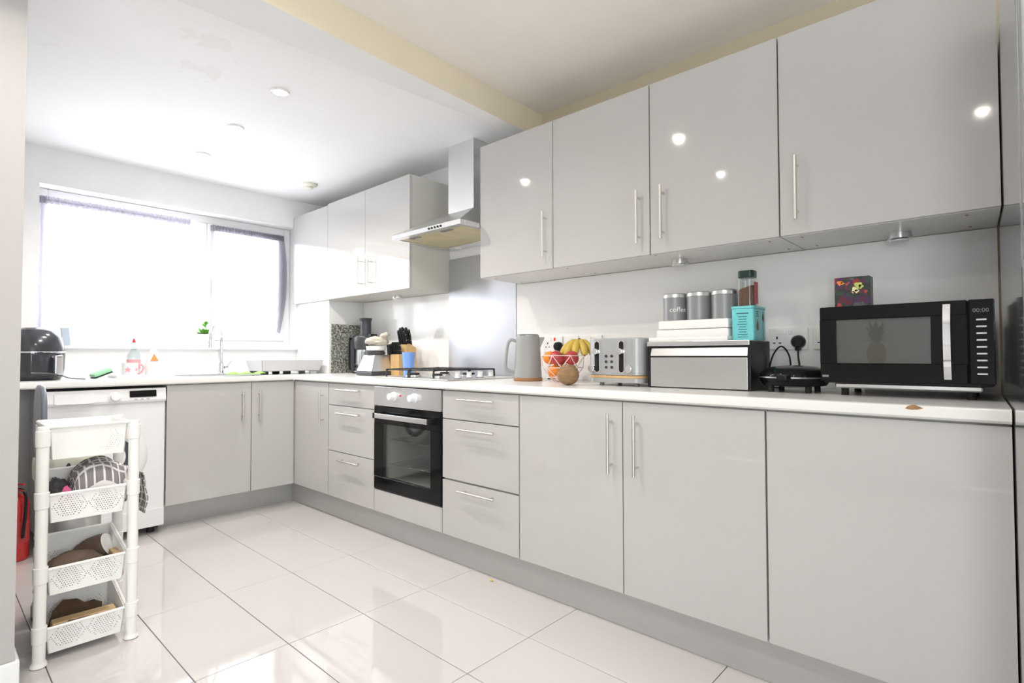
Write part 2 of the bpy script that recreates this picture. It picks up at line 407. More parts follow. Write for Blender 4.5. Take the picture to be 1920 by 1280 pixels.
def slant(o):
    """scribes the right-hand end of a run to the fridge, which stands a little askew"""
    M = world(o)
    for v in o.data.vertices:
        p = M @ v.co
        if p.x > 4.2: v.co.x += 4.287 + (-.06 - p.y) * math.tan(math.radians(2.2)) - p.x
    return o
# ------------------------------------------------------------------ room shell
ZC1, ZC2, ZB = 2.315, 2.42, 2.278
XB0, XB1 = 2.20, 2.365
WX, WY = 6.6, -4.4          # far extents of the near room
LW = -2.178                  # kitchen-side face of the left wall
fl = struct('floor', MB().box(-0.12, WX, WY, 0.12, -0.08, -0.004), 'grout')
xs = [0.515 + 0.615 * k for k in range(-1, 11)]; ys = [-0.232 - 0.3085 * k for k in range(-1, 14)]
base_tile = None
for i in range(len(xs) - 1):
    for j in range(len(ys) - 1):
        x0, x1, y1, y0 = max(xs[i], 0.0), min(xs[i + 1], WX), min(ys[j], 0.0), max(ys[j + 1], WY)
        if x1 - x0 < .05 or y1 - y0 < .05: continue
        if x1 < 2.06 and y1 < LW - .02: continue
        g = 0.0014
        full = abs(x1 - x0 - .615) < 1e-4 and abs(y1 - y0 - .3085) < 1e-4
        if full and base_tile is not None:
            t = base_tile.copy(); COL.objects.link(t); t.location = ((x0 + x1) / 2, (y0 + y1) / 2, 0)
        else:
            w, h = (x1 - x0) / 2 - g, (y1 - y0) / 2 - g
            t = MB().box(-w, w, -h, h, -0.010, 0.0, 0.0012).build('tile', 'tile_gloss'); t.parent = fl
            t.location = ((x0 + x1) / 2, (y0 + y1) / 2, 0)
            if full: base_tile = t
def xfar(y): return 2.30 + .06 * y
def xnear(y): return 2.355 - .035 * y
struct('ceiling', MB().prism([(-.12, .12), (-.12, WY), (xfar(WY), WY), (xfar(.12), .12)], 'z', ZC1, ZC1 + 0.12), 'patched_ceiling')
struct('ceiling.001', MB().prism([(xnear(.12) - .05, .12), (xnear(WY) - .05, WY), (WX, WY), (WX, .12)], 'z', ZC2, ZC2 + 0.12), 'old_ceiling_paint')
bm_ = struct('trim_1', MB().prism([(xfar(.12), .12), (xfar(WY), WY), (xnear(WY), WY), (xnear(.12), .12)], 'z', ZB, ZC2 - .0005), 'ceiling_paint')
bm_.data.materials.append(MATS['cream_paint'])          # the face towards the near room carries that room's cream paint
for p in bm_.data.polygons:
    if p.normal.x > .8: p.material_index = 1
struct('wall_right', MB().box(-0.12, 2.33, 0.0, 0.12, 0, ZC2), 'wall_paint')
struct('wall_right.001', MB().box(2.33, WX, 0.0, 0.12, 0, ZC2), 'shaded_cream_paint')
WY0, WY1, WZ0, WZ1 = -1.912, -0.302, 1.108, 2.092   # window opening
wb = MB()
wb.box(-0.25, 0, LW - .1, WY0, 0, ZC1); wb.box(-0.25, 0, WY1, 0.0, 0, ZC1)
wb.box(-0.25, 0, WY0, WY1, 0, WZ0 - 0.02); wb.box(-0.25, 0, WY0, WY1, WZ1, ZC1)
struct('wall_back', wb, 'wall_paint')
struct('wall_left', MB().box(0, 2.06, LW - 0.1, LW, 0, ZC1).box(1.96, 2.06, WY, LW - 0.1, 0, ZC1), 'dimmed_stub_paint')
struct('wall_near', MB().box(1.96, 4.6, WY - .1, WY, 0, ZC2).box(5.35, WX + .1, WY - .1, WY, 0, ZC2).box(4.6, 5.35, WY - .1, WY, 2.15, ZC2), 'wall_paint')
struct('wall_far', MB().box(WX, WX + .1, WY, -2.65, 0, ZC2).box(WX, WX + .1, -1.25, 0.12, 0, ZC2).box(WX, WX + .1, -2.65, -1.25, 2.15, ZC2).box(WX, WX + .1, -2.65, -1.25, 0, .95), 'wall_paint')
struct('baseboard_left', MB().prism([(0, 0), (0.014, 0), (0.014, 0.10), (0.008, 0.118), (0, 0.12)], 'x', 0, 1).v and
       MB().box(2.06, 2.075, WY, LW + .012, 0, 0.12, 0.005, 2).box(0.62, 2.06, LW, LW + 0.012, 0, 0.12, 0.004), 'white_gloss_paint')
# glazed door added unseen behind the camera to let in fill light
DY = WY - .08
w2 = struct('added_fill_door', MB().box(4.6, 4.67, DY, DY + .06, 0, 2.15).box(5.28, 5.35, DY, DY + .06, 0, 2.15)
            .box(4.67, 5.28, DY, DY + .06, 2.08, 2.15).box(4.67, 5.28, DY, DY + .06, 0, .06).box(4.67, 5.28, DY, DY + .06, .90, .98), 'upvc')
MB().box(4.67, 5.28, DY + .028, DY + .032, .06, .90).build('glass', 'clear_pane', w2)
MB().box(4.67, 5.28, DY + .028, DY + .032, .98, 2.08).build('glass', 'clear_pane', w2)
DX = WX + .02  # unseen window added in the far wall as fill light for the kitchen
w2 = struct('added_fill_window', MB().box(DX, DX + .06, -2.65, -2.59, .95, 2.15).box(DX, DX + .06, -1.31, -1.25, .95, 2.15)
            .box(DX, DX + .06, -2.59, -1.31, 2.09, 2.15).box(DX, DX + .06, -2.59, -1.31, .95, 1.01).box(DX, DX + .06, -1.98, -1.92, 1.01, 2.09), 'upvc')
MB().box(DX + .028, DX + .032, -2.59, -1.98, 1.01, 2.09).build('glass', 'clear_pane', w2)
MB().box(DX + .028, DX + .032, -1.92, -1.31, 1.01, 2.09).build('glass', 'clear_pane', w2)
# kitchen window
MULL = -0.975
fr = MB(); X0, X1 = -0.19, -0.12; b = 0.055
fr.box(X0, X1, WY0, WY0 + b, WZ0, WZ1, .006).box(X0, X1, WY1 - b, WY1, WZ0, WZ1, .006)
fr.box(X0, X1, WY0 + b, WY1 - b, WZ1 - b, WZ1, .006).box(X0, X1, WY0 + b, WY1 - b, WZ0, WZ0 + b, .006)
fr.box(X0, X1, MULL - .035, MULL + .035, WZ0 + b, WZ1 - b, .006)
wn = struct('window_1', fr, 'upvc')
sash = MB(); a0, a1, c0, c1 = MULL + .035, WY1 - b, WZ0 + b, WZ1 - b; s = 0.05
for q in ((a0, a0 + s, c0, c1), (a1 - s, a1, c0, c1), (a0 + s, a1 - s, c0, c0 + s), (a0 + s, a1 - s, c1 - s, c1)):
    sash.box(X0 + .005, X1 + .012, q[0], q[1], q[2], q[3], .005)
sash.build('sash', 'upvc', wn)
MB().box(-.158, -.152, WY0 + b, MULL - .035, c0, c1).build('glass', 'clear_pane', wn)
MB().box(-.158, -.152, a0 + s, a1 - s, c0 + s, c1 - s).build('glass', 'clear_pane', wn)
MB().box(X1 + .012, X1 + .03, a0 + .01, a0 + .035, 1.50, 1.62, .004).build('handle', 'upvc', wn)
MB().box(X1, 0.03, WY0 + .001, WY1 - .001, WZ0 - .02, WZ0, .006, 2).build('window_sill', 'white_gloss_paint', wn)

# ------------------------------------------------------------------ recessed downlights and detector
def downlight(x, y, z, label, watts=LAMP):
    t = thing('downlight', label, 'ceiling light', (x, y, z), group='recessed downlights')
    MB().lathe([(.030, -.0005), (.044, -.0005), (.044, -.004), (.040, -.007), (.032, -.006), (.030, -.002)], n=28, close=True).build('bezel', 'white_gloss_paint', t, local=True)
    MB().cyl((0, 0, -.0004), (0, 0, -.003), .0295, n=24).build('bulb_face', 'lamp_lit', t, local=True)
    l = bpy.data.lights.new('downlight_lamp', 'SPOT'); l.energy = watts; l.color = (1.0, 0.945, 0.88); l.spot_size = math.radians(150); l.spot_blend = 0.6; l.shadow_soft_size = 0.022
    o = bpy.data.objects.new('downlight_lamp', l); COL.objects.link(o); o.parent = t; o.location = (0, 0, -.012)
    return t
for x, y, lab in ((1.736, -1.235, 'lit round downlight in the kitchen ceiling, nearest to the beam'),
                  (1.150, -1.220, 'lit round downlight in the kitchen ceiling, middle of the row of three'),
                  (0.573, -1.200, 'lit round downlight in the kitchen ceiling, nearest to the window')):
    downlight(x, y, ZC1, lab, 19.0)
for x, y, lab in ((2.795, -1.491, 'downlight of the near ceiling mirrored high on the third tall door'),
                  (2.722, -2.364, 'downlight of the near ceiling mirrored lower on the third tall door'),
                  (4.226, -2.295, 'downlight of the near ceiling mirrored beside the fridge')):
    downlight(x, y, ZC2, lab)
t = thing('heat_detector', 'small cream round detector on the ceiling near the left wall cabinets', 'detector', (0.50, -0.453, ZC1))
MB().lathe([(.055, -.0005), (.055, -.012), (.042, -.022), (0.0, -.022)], n=28).build('base', 'detector_white', t, local=True)
MB().lathe([(.026, -.0225), (.026, -.034), (.020, -.040), (0, -.040)], n=20).build('sensor', 'detector_white', t, local=True)

# ------------------------------------------------------------------ cabinets
YF, YU = -0.600, -0.335            # door faces of the base and wall units
ZD0, ZD1 = 0.152, 0.866
UZ0, UZ1 = 1.461, 2.179
def bar_handle(par, p0, p1, out):
    """round bar handle with two posts; out = direction away from the door"""
    p0 = Vector(p0); p1 = Vector(p1); out = Vector(out); d = (p1 - p0).normalized(); off = out * 0.033
    m = MB().cyl(p0 + off, p1 + off, 0.0058, n=14)
    for q in (p0 + d * 0.030, p1 - d * 0.030): m.cyl(q + out * .0003, q + off, 0.0045, n=10)
    return m.build('handle', 'nickel', par)
def door_main(par, x0, x1, z0, z1, yf, name='door', m='cabinet_gloss', th=.018):
    return MB().box(x0, x1, yf, yf + th, z0, z1, .0012, 2).build(name, m, par)
def cap(par, pts):
    for p in pts: MB().cyl((p[0], p[1], p[2]), (p[0], p[1], p[2] - .0012), .004, n=10).build('screw_cap', 'print_brown', par)

# main-wall base units
t = thing('base_cabinet', 'narrow pale grey corner base cabinet with one door left of the drawers', 'cabinet', (0.84, -0.3, 0))
MB().box(0.612, 1.066, -.579, -.02, .15, .869).build('carcass', 'carcass_white', t)
d = door_main(t, 0.604, 1.062, ZD0, ZD1, YF); bar_handle(d, (1.007, YF, .597), (1.007, YF, .815), (0, -1, 0))
def drawer_unit(x0, x1, splits, label):
    t = thing('drawer_cabinet', label, 'cabinet', ((x0 + x1) / 2, -.3, 0))
    MB().box(x0 + .001, x1 - .001, -.579, -.02, .15, .869).build('carcass', 'carcass_white', t)
    for (z0, z1, zh, h0, h1) in splits:
        d = MB().box(x0 + .003, x1 - .002, YF, YF + .018, z0, z1, .0012, 2).build('drawer', 'cabinet_gloss', t)
        bar_handle(d, (h0, YF, zh), (h1, YF, zh), (0, -1, 0))
drawer_unit(1.068, 1.586, ((.731, ZD1, .830, 1.213, 1.462), (.441, .727, .685, 1.213, 1.462), (ZD0, .437, .396, 1.220, 1.465)), 'pale grey three-drawer base cabinet left of the oven')
drawer_unit(2.190, 2.708, ((.729, ZD1, .828, 2.336, 2.578), (.432, .724, .684, 2.336, 2.578), (ZD0, .423, .388, 2.336, 2.578)), 'pale grey three-drawer base cabinet right of the oven')
t = thing('base_cabinet', 'pale grey two-door base cabinet with tall bar handles below the toaster', 'cabinet', (3.225, -.3, 0))
MB().box(2.710, 3.738, -.579, -.02, .15, .869).build('carcass', 'carcass_white', t)
d = door_main(t, 2.712, 3.227, ZD0, ZD1, YF); bar_handle(d, (3.183, YF, .597), (3.183, YF, .820), (0, -1, 0))
d = door_main(t, 3.231, 3.737, ZD0, ZD1, YF); bar_handle(d, (3.293, YF, .600), (3.293, YF, .822), (0, -1, 0))
t = thing('dishwasher_housing', 'wide plain pale grey appliance front without a handle below the microwave', 'cabinet', (4.005, -.3, 0))
slant(MB().box(3.742, 4.296, -.579, -.02, .15, .869).build('carcass', 'carcass_white', t))
slant(door_main(t, 3.743, 4.304, ZD0, ZD1, YF))
# oven housing filler below the oven
t = thing('oven_housing', 'plain pale grey panel under the built-in oven', 'cabinet', (1.888, -.3, 0))
MB().box(1.589, 2.188, -.560, -.02, .15, .27).build('shelf', 'carcass_white', t)
door_main(t, 1.589, 2.187, ZD0, .277, YF, 'filler_panel')
# window-wall units
XF = 0.598
t = thing('base_cabinet', 'pale grey two-door sink cabinet under the window right of the washing machine', 'cabinet', (.3, -1.0, 0))
MB().box(.02, XF - .019, -1.384, -.02, .15, .869).build('carcass', 'carcass_white', t)
d = MB().box(XF - .018, XF, -1.384, -.896, ZD0, ZD1, .0012, 2).build('door', 'cabinet_gloss', t); bar_handle(d, (XF, -.958, .620), (XF, -.958, .817), (1, 0, 0))
d = MB().box(XF - .018, XF, -.892, -.606, ZD0, ZD1, .0012, 2).build('door', 'cabinet_gloss', t); bar_handle(d, (XF, -.849, .617), (XF, -.849, .820), (1, 0, 0))
tag(MB().box(.458, 4.300, -.545, -.530, 0.0006, .149, .001).build('plinth', 'plinth_grey'), 'long brushed grey kickboard under the main run of base cabinets', 'plinth')
tag(MB().box(.442, .457, -1.384, -.5301, 0.0006, .149, .001).build('plinth', 'plinth_grey'), 'short brushed grey kickboard under the sink cabinet', 'plinth')

# worktops (the short run carries the sink cut-out)
def worktop_profile(a, b): # nose profile, front at a
    return [(a, .880), (a + .004, .8745), (a + .010, .872), (b, .872), (b, .91), (a + .010, .91), (a + .003, .907), (a, .900)]
wt = MB().prism([(p[0], p[1]) for p in worktop_profile(-.618, -.001)], 'x', 0.630, 4.297)
wt = tag(slant(wt.build('worktop', 'worktop_white')), 'long white laminate worktop on the main run under the hob and microwave', 'worktop')
cp = MB(); pts = [(4.099, .8985), (4.104, .905), (4.112, .9085), (4.120, .9095), (4.130, .905), (4.138, .9015), (4.127, .8975), (4.112, .8965)]
cp.prism(pts, 'y', -.6187, -.612); o = cp.build('chipped_patch', 'chipboard', wt); o['label'] = 'brown chip on the worktop nose'
SX0, SX1, SY0, SY1 = .10, .52, -1.27, -.80
wt2 = MB()
wt2.box(.001, SX0, LW + .001, -.001, .872, .91).box(SX0, SX1, LW + .001, SY0, .872, .91).box(SX0, SX1, SY1, -.001, .872, .91)
pf = worktop_profile(0, 1); nose = [(0.618 - p[0] if p[0] < .5 else SX1, p[1]) for p in pf]
wt2.prism(nose, 'y', LW + .001, -.6185); wt2.box(SX1, .6295, -.6185, -.001, .872, .91)
tag(wt2.build('worktop', 'worktop_white'), 'short white worktop under the window with the inset sink', 'worktop')
t = thing('sink', 'inset kitchen sink in the white worktop below the window', 'sink', (.31, -1.035, .91))
rim = MB(); rim.box(SX0 - .012, SX1 + .012, SY0 - .012, SY0 + .02, .9103, .914, .001).box(SX0 - .012, SX1 + .012, SY1 - .02, SY1 + .012, .9103, .914, .001)
rim.box(SX0 - .012, SX0 + .02, SY0 + .02, SY1 - .02, .9103, .914, .001).box(SX1 - .02, SX1 + .012, SY0 + .02, SY1 - .02, .9103, .914, .001)
rim.build('rim', 'steel_light', t)
bs = MB(); A = [SX0 + .02, SX1 - .02, SY0 + .02, SY1 - .02]; z0 = .8715
bs.box(A[0] - .006, A[0], A[2], A[3], z0, .9103).box(A[1], A[1] + .006, A[2], A[3], z0, .9103).box(A[0], A[1], A[2] - .006, A[2], z0, .9103).box(A[0], A[1], A[3], A[3] + .006, z0, .9103).box(A[0], A[1], A[2], A[3], z0 - .0008, z0 + .004)
bs.build('basin', 'steel_light', t)

# wall units
t = thing('wall_cabinet', 'pale grey wall cabinet with a corner panel and two doors left of the hood', 'wall cabinet', (.78, -.17, UZ0))
MB().box(.002, 1.560, YU + .019, -.004, UZ0, UZ1).build('carcass', 'carcass_grey', t)
MB().box(.002, .557, YU, YU + .018, UZ0 + .001, UZ1 - .012, .001, 2).build('filler_panel', 'cabinet_gloss', t)
d = door_main(t, .560, 1.060, UZ0 + .001, UZ1, YU); bar_handle(d, (1.022, YU, 1.508), (1.022, YU, 1.720), (0, -1, 0))
d = door_main(t, 1.063, 1.561, UZ0 + .001, UZ1, YU); bar_handle(d, (1.146, YU, 1.505), (1.146, YU, 1.705), (0, -1, 0))
t = thing('wall_cabinet', 'pale grey single-door wall cabinet directly right of the hood', 'wall cabinet', (2.44, -.17, UZ0))
MB().box(2.194, 2.692, YU + .019, -.004, UZ0, UZ1).build('carcass', 'carcass_white', t)
d = door_main(t, 2.193, 2.692, UZ0 + .001, UZ1, YU); bar_handle(d, (2.653, YU, 1.516), (2.653, YU, 1.738), (0, -1, 0))
cap(t, ((2.25, -.27, UZ0), (2.25, -.06, UZ0)))
t = thing('wall_cabinet', 'pale grey two-door wall cabinet above the bread bin and canisters', 'wall cabinet', (3.2, -.17, UZ0))
MB().box(2.694, 3.711, YU + .019, -.004, UZ0, UZ1).build('carcass', 'carcass_white', t)
d = door_main(t, 2.696, 3.206, UZ0 + .001, UZ1, YU); bar_handle(d, (3.161, YU, 1.510), (3.161, YU, 1.735), (0, -1, 0))
d = door_main(t, 3.211, 3.711, UZ0 + .001, UZ1, YU); bar_handle(d, (3.271, YU, 1.514), (3.271, YU, 1.736), (0, -1, 0))
cap(t, ((2.74, -.28, UZ0), (2.76, -.07, UZ0), (3.215, -.30, UZ0), (3.66, -.27, UZ0), (3.67, -.07, UZ0)))
t = thing('wall_cabinet', 'pale grey single-door wall cabinet above the microwave beside the fridge', 'wall cabinet', (4.0, -.17, UZ0))
slant(MB().box(3.715, 4.295, YU + .019, -.004, UZ0, UZ1).build('carcass', 'carcass_white', t))
d = door_main(t, 3.716, 4.298, UZ0 + .001, UZ1, YU); bar_handle(d, (3.774, YU, 1.508), (3.774, YU, 1.729), (0, -1, 0))
cap(t, ((3.77, -.27, UZ0), (3.77, -.07, UZ0), (4.22, -.27, UZ0), (4.22, -.07, UZ0)))
for x, y, lab in ((1.15, -.13, 'small silver puck light under the wall cabinet left of the hood'), (3.248, -.14, 'small silver puck light under the wall cabinet above the canisters'),
                  (4.036, -.113, 'small silver puck light under the wall cabinet above the microwave')):
    t = thing('puck_light', lab, 'cabinet light', (x, y, UZ0), group='puck lights under the wall cabinets')
    MB().lathe([(.032, -.0005), (.032, -.008), (.036, -.009), (.036, -.021), (.033, -.025), (.027, -.0255)], n=28).build('body', 'steel_light', t, local=True)
    MB().cyl((0, 0, -.0255), (0, 0, -.0275), .025, n=24).build('lens', 'white_plastic', t, local=True)

# corner boxing with granite upstand, splashbacks
t = thing('corner_boxing', 'white boxed-in corner column between worktop and wall cabinet', 'boxing', (.26, -.15, .91))
MB().box(.001, .522, -.300, -.001, .9105, UZ0 - .0005, .001).build('casing', 'white_gloss_paint', t)
MB().box(.5225, .536, -.284, -.004, .9105, 1.282, .001).build('granite_upstand', 'granite', t)
tag(MB().box(.545, 1.557, -.008, -.0005, .9105, UZ0 - .002, .0008).build('splashback', 'splash_white'), 'glossy white splashback panel behind the juicer and knife block', 'splashback')
tag(MB().box(1.558, 2.160, -.009, -.0005, .9105, 1.678, .0008).build('splashback', 'splash_metal'), 'brushed metal splashback panel behind the hob', 'splashback')
tag(slant(MB().box(2.163, 4.296, -.007, -.0005, .9105, UZ0 - .002, .0008).build('splashback', 'splash_white')), 'long white splashback panel behind the kettle, toaster and microwave', 'splashback')

# ------------------------------------------------------------------ cooker hood
HX0, HX1, HF, HZ = 1.583, 2.190, -.480, 1.735
CX0, CX1, CF = 1.797, 2.021, -.222
t = thing('cooker_hood', 'stainless steel chimney cooker hood above the hob', 'cooker hood', (1.886, -.2, HZ))
MB().box(CX0, CX1, CF, -.001, 1.90, ZC1 - .0005, .002, 2).build('chimney', 'steel_light', t)
B = [(HX0, HF), (HX1, HF), (HX1, -.010), (HX0, -.010)]; T = [(CX0 - .004, CF - .004), (CX1 + .004, CF - .004), (CX1 + .004, -.010), (CX0 - .004, -.010)]
vs = [(x, y, HZ + .028) for x, y in B] + [(x, y, 1.902) for x, y in T]
MB().add(vs, [(0, 1, 5, 4), (1, 2, 6, 5), (2, 3, 7, 6), (3, 0, 4, 7), (4, 5, 6, 7), (3, 2, 1, 0)]).build('canopy', 'steel', t)
fr = MB().box(HX0, HX1, HF, HF + .035, HZ, HZ + .0279, .0015).box(HX0, HX0 + .022, HF + .035, -.010, HZ, HZ + .0279, .001).box(HX1 - .022, HX1, HF + .035, -.010, HZ, HZ + .0279, .001).box(HX0 + .022, HX1 - .022, -.095, -.010, HZ, HZ + .0279, .001)
fr.build('fascia', 'steel_light', t)
xm = (HX0 + HX1) / 2
for x0, x1 in ((HX0 + .023, xm - .002), (xm + .002, HX1 - .023)):
    f = MB().box(x0, x1, HF + .036, -.096, HZ + .004, HZ + .012, .002).build('grease_filter', 'cream_grease', t)
    xc = (x0 + x1) / 2 - .02
    MB().box(xc - .045, xc + .045, HF + .050, HF + .078, HZ + .001, HZ + .0039, .001).box(xc - .040, xc - .012, HF + .054, HF + .074, HZ - .002, HZ + .001, .001).build('latch', 'steel_dark_mark', f)
for x in (1.70, 2.07): MB().cyl((x, -.052, HZ - .0003), (x, -.052, HZ - .003), .024, n=24).build('lamp_lens', 'print_white', t)
for k in range(5):
    x = 1.932 + .025 * k
    MB().cyl((x, HF - .0003, HZ + .014), (x, HF - .004, HZ + .014), .006, n=12).build('button', 'black_plastic', t)

# ------------------------------------------------------------------ oven
t = thing('oven', 'built-in single electric oven with steel control strip and black glass door', 'oven', (1.888, -.3, .28))
O0, O1 = 1.590, 2.186
MB().box(O0, O1, -.606, -.580, .757, .866, .002, 2).build('control_panel', 'steel_light', t)
cav = MB(); q = [O0 + .06, O1 - .06, -.560, -.12, .34, .70]
cav.box(q[0] - .02, q[0], q[2], q[3], q[4], q[5]).box(q[1], q[1] + .02, q[2], q[3], q[4], q[5]).box(q[0] - .02, q[1] + .02, q[3], q[3] + .02, q[4], q[5])
cav.box(q[0] - .02, q[1] + .02, q[2], q[3] + .02, q[4] - .02, q[4]).box(q[0] - .02, q[1] + .02, q[2], q[3] + .02, q[5], q[5] + .02)
cv = cav.build('cavity', 'oven_enamel', t)
MB().lathe([(.120, 0), (.120, .008), (.105, .012), (.075, .006), (.06, .010), (0, .010)], n=36, M=Matrix.Translation((1.888, q[3] - .001, .54)) @ Matrix.Rotation(PI / 2, 4, 'X')).build('fan_cover', 'oven_fan', cv)
for z in (.42, .56):
    rk = MB().tube([(q[0], -.54, z), (q[1], -.54, z)], .003, 6).tube([(q[0], -.16, z), (q[1], -.16, z)], .003, 6)
    for i in range(13):
        x = q[0] + .02 + i * (q[1] - q[0] - .04) / 12; rk.tube([(x, -.54, z), (x, -.16, z)], .002, 5)
    rk.build('shelf_rack', 'nickel', cv)
D0, D1, W0, W1 = .283, .752, .355, .655
dr = MB().box(O0, O1, -.604, -.582, D0, W0, .002).box(O0, O1, -.604, -.582, W1, D1, .002).box(O0, O0 + .085, -.604, -.582, W0, W1).box(O1 - .085, O1, -.604, -.582, W0, W1)
dr = dr.build('door', 'black_gloss', t)
MB().box(O0 + .085, O1 - .085, -.6035, -.600, W0, W1).build('door_glass', 'oven_pane', dr)
MB().box(1.655, 2.125, -.648, -.634, .690, .718, .004, 2).build('handle', 'steel_light', dr)
for x in (1.640, 2.126): MB().box(x, x + .014, -.650, -.604, .688, .720, .003, 2).build('handle_bracket', 'black_plastic', dr)
for x in (1.785, 1.970):
    MB().lathe([(.026, 0), (.026, .006), (.021, .008), (.019, .034), (.016, .037), (0, .037)], n=24, M=Matrix.Translation((x, -.6063, .815)) @ Matrix.Rotation(PI / 2, 4, 'X')).build('knob', 'bright_plastic', t)
for x in (1.845, 1.930): MB().cyl((x, -.6062, .822), (x, -.609, .822), .0055, n=12).build('indicator_light', 'neon_red', t)

# ------------------------------------------------------------------ gas hob
t = thing('gas_hob', 'stainless gas hob with black pan supports and four knobs at its right edge', 'hob', (1.888, -.30, .91))
MB().box(1.598, 2.178, -.555, -.050, .9104, .919, .003, 2).build('hob_plate', 'steel', t)
for (x, y, r) in ((1.715, -.42, .046), (1.715, -.18, .036), (1.935, -.42, .036), (1.935, -.18, .046)):
    bn = MB().lathe([(r, .9192), (r, .928), (r * .8, .932), (0, .932)], n=28, c=(x, y, 0)).build('burner', 'steel_light', t)
    MB().lathe([(r * .8, .9321), (r * .82, .938), (r * .7, .9405), (0, .9405)], n=28, c=(x, y, 0)).build('burner_cap', 'cast_iron', bn)
for x in (1.715, 1.935):
    g = MB(); h = .962; a = .104
    y0, y1 = -.535, -.070
    for xx in (x - a, x + a): g.tube(smooth([(xx, y0, .9195), (xx, y0 + .003, h - .008), (xx, y0 + .02, h), (xx, (y0 + y1) / 2, h), (xx, y1 - .02, h), (xx, y1 - .003, h - .008), (xx, y1, .9195)], 4), .0052, 6)
    for yy in (-.42, -.18):
        g.tube(smooth([(x - a, yy, h), (x - .06, yy, h + .004), (x - .03, yy, h)], 4), .0045, 6).tube(smooth([(x + a, yy, h), (x + .06, yy, h + .004), (x + .03, yy, h)], 4), .0045, 6)
        g.tube([(x, yy - .03, h), (x, yy - .11, h)], .0045, 6).tube([(x, yy + .03, h), (x, yy + .11, h)], .0045, 6)
    for yy in (y0 + .012, (y0 + y1) / 2, y1 - .012): g.tube([(x - a, yy, h), (x + a, yy, h)], .0045, 6)
    g.build('pan_support', 'cast_iron', t)
for k in range(4):
    y = -.43 + .085 * k
    kb = MB().lathe([(.019, .9192), (.019, .924), (.014, .926), (.0135, .943), (.011, .946), (0, .946)], n=20, c=(2.115, y, 0)).box(2.1125, 2.1175, y - .018, y + .018, .9455, .953, .001).build('knob', 'bright_plastic', t)
    MB().lathe([(.021, .9191), (.021, .9215), (.0192, .9215), (.0192, .9191)], n=20, c=(2.115, y, 0), close=True).build('knob_ring', 'black_plastic', kb)

# ------------------------------------------------------------------ washing machine
t = thing('washing_machine', 'white front-loading washing machine under the window worktop', 'washing machine', (.3, -1.664, 0))
Y0, Y1, XW = -1.936, -1.390, .598
MB().box(.03, XW - .01, Y0, Y1, .045, .852, .004, 2).build('body', 'bright_plastic', t)
MB().prism([(XW - .0098, .775), (XW + .002, .775), (XW + .008, .790), (XW - .004, .856), (XW - .0098, .856)], 'y', Y0, Y1, .003).build('control_panel', 'bright_plastic', t)
tilt = Matrix.Translation((XW + .0035, 0, .822)) @ Matrix.Rotation(math.radians(-10.5), 4, 'Y')
MB().box(.000, .004, -1.905, -1.735, -.038, .018, .001, M=tilt).box(.0041, .012, -1.900, -1.740, -.041, -.032, .002, M=tilt).build('detergent_drawer', 'bright_plastic', t)
MB().box(.0003, .003, -1.572, -1.440, -.016, .022, .001, M=tilt).build('display', 'black_gloss', t)
MB().lathe([(.032, 0), (.032, .003), (.025, .005), (.023, .020), (.019, .023), (0, .023)], n=28, M=tilt @ Matrix.Translation((.0005, -1.640, -.012)) @ Matrix.Rotation(PI / 2, 4, 'Y')).build('dial', 'bright_plastic', t)
for k in range(3): MB().box(.0003, .003, -1.550 + .030 * k, -1.535 + .030 * k, -.030, -.024, .001, M=tilt).build('button', 'print_grey', t)
dr = MB().lathe([(.185, 0), (.185, .010), (.172, .024), (.150, .030), (.125, .022), (.115, .010)], n=48, M=Matrix.Translation((XW - .0098, -1.663, .475)) @ Matrix.Rotation(PI / 2, 4, 'Y')).build('door', 'bright_plastic', t)
MB().lathe([(.122, .008), (.105, .016), (.06, .006), (0, .002)], n=40, M=Matrix.Translation((XW - .0098, -1.663, .475)) @ Matrix.Rotation(PI / 2, 4, 'Y')).build('porthole', 'charcoal_plastic', dr)
MB().box(XW - .0098, XW + .002, Y0 + .002, Y1 - .002, .048, .150, .003, 2).build('kick_panel', 'bright_plastic', t)
for (x, y) in ((.08, Y0 + .05), (.08, Y1 - .05), (.52, Y0 + .05), (.52, Y1 - .05)): MB().cyl((x, y, .0), (x, y, .045), .02, n=14).build('foot', 'rubber_black', t)

# ------------------------------------------------------------------ fridge at the right edge
FRZ = math.radians(2.2)
t = thing('fridge', 'tall glossy silver fridge standing at the right end of the worktop', 'fridge', (4.290, -.06, 0), FRZ)
def fbox(m, x0, x1, y0, y1, z0, z1, bev): return m.box(x0, x1, y0, y1, z0, z1, bev, 2)
fbox(MB(), 0, .70, -.94, -.012, .03, 1.975, .006).build('body', 'fridge_silver', t, local=True)
d = fbox(MB(), 0.002, .698, -1.010, -.945, .06, 1.20, .008).build('door', 'fridge_silver', t, local=True)
MB().cyl((.06, -1.045, .70), (.06, -1.045, 1.15), .010, n=14).box(.052, .068, -1.045, -1.01, .74, .76).box(.052, .068, -1.045, -1.01, 1.09, 1.11).build('handle', 'nickel', d, local=True)
d = fbox(MB(), 0.002, .698, -1.010, -.945, 1.21, 1.97, .008).build('door', 'fridge_silver', t, local=True)
MB().cyl((.06, -1.045, 1.26), (.06, -1.045, 1.60), .010, n=14).box(.052, .068, -1.045, -1.01, 1.29, 1.31).box(.052, .068, -1.045, -1.01, 1.55, 1.57).build('handle', 'nickel', d, local=True)
MB().box(.03, .67, -.90, -.05, .0, .03).build('base', 'black_plastic', t, local=True)
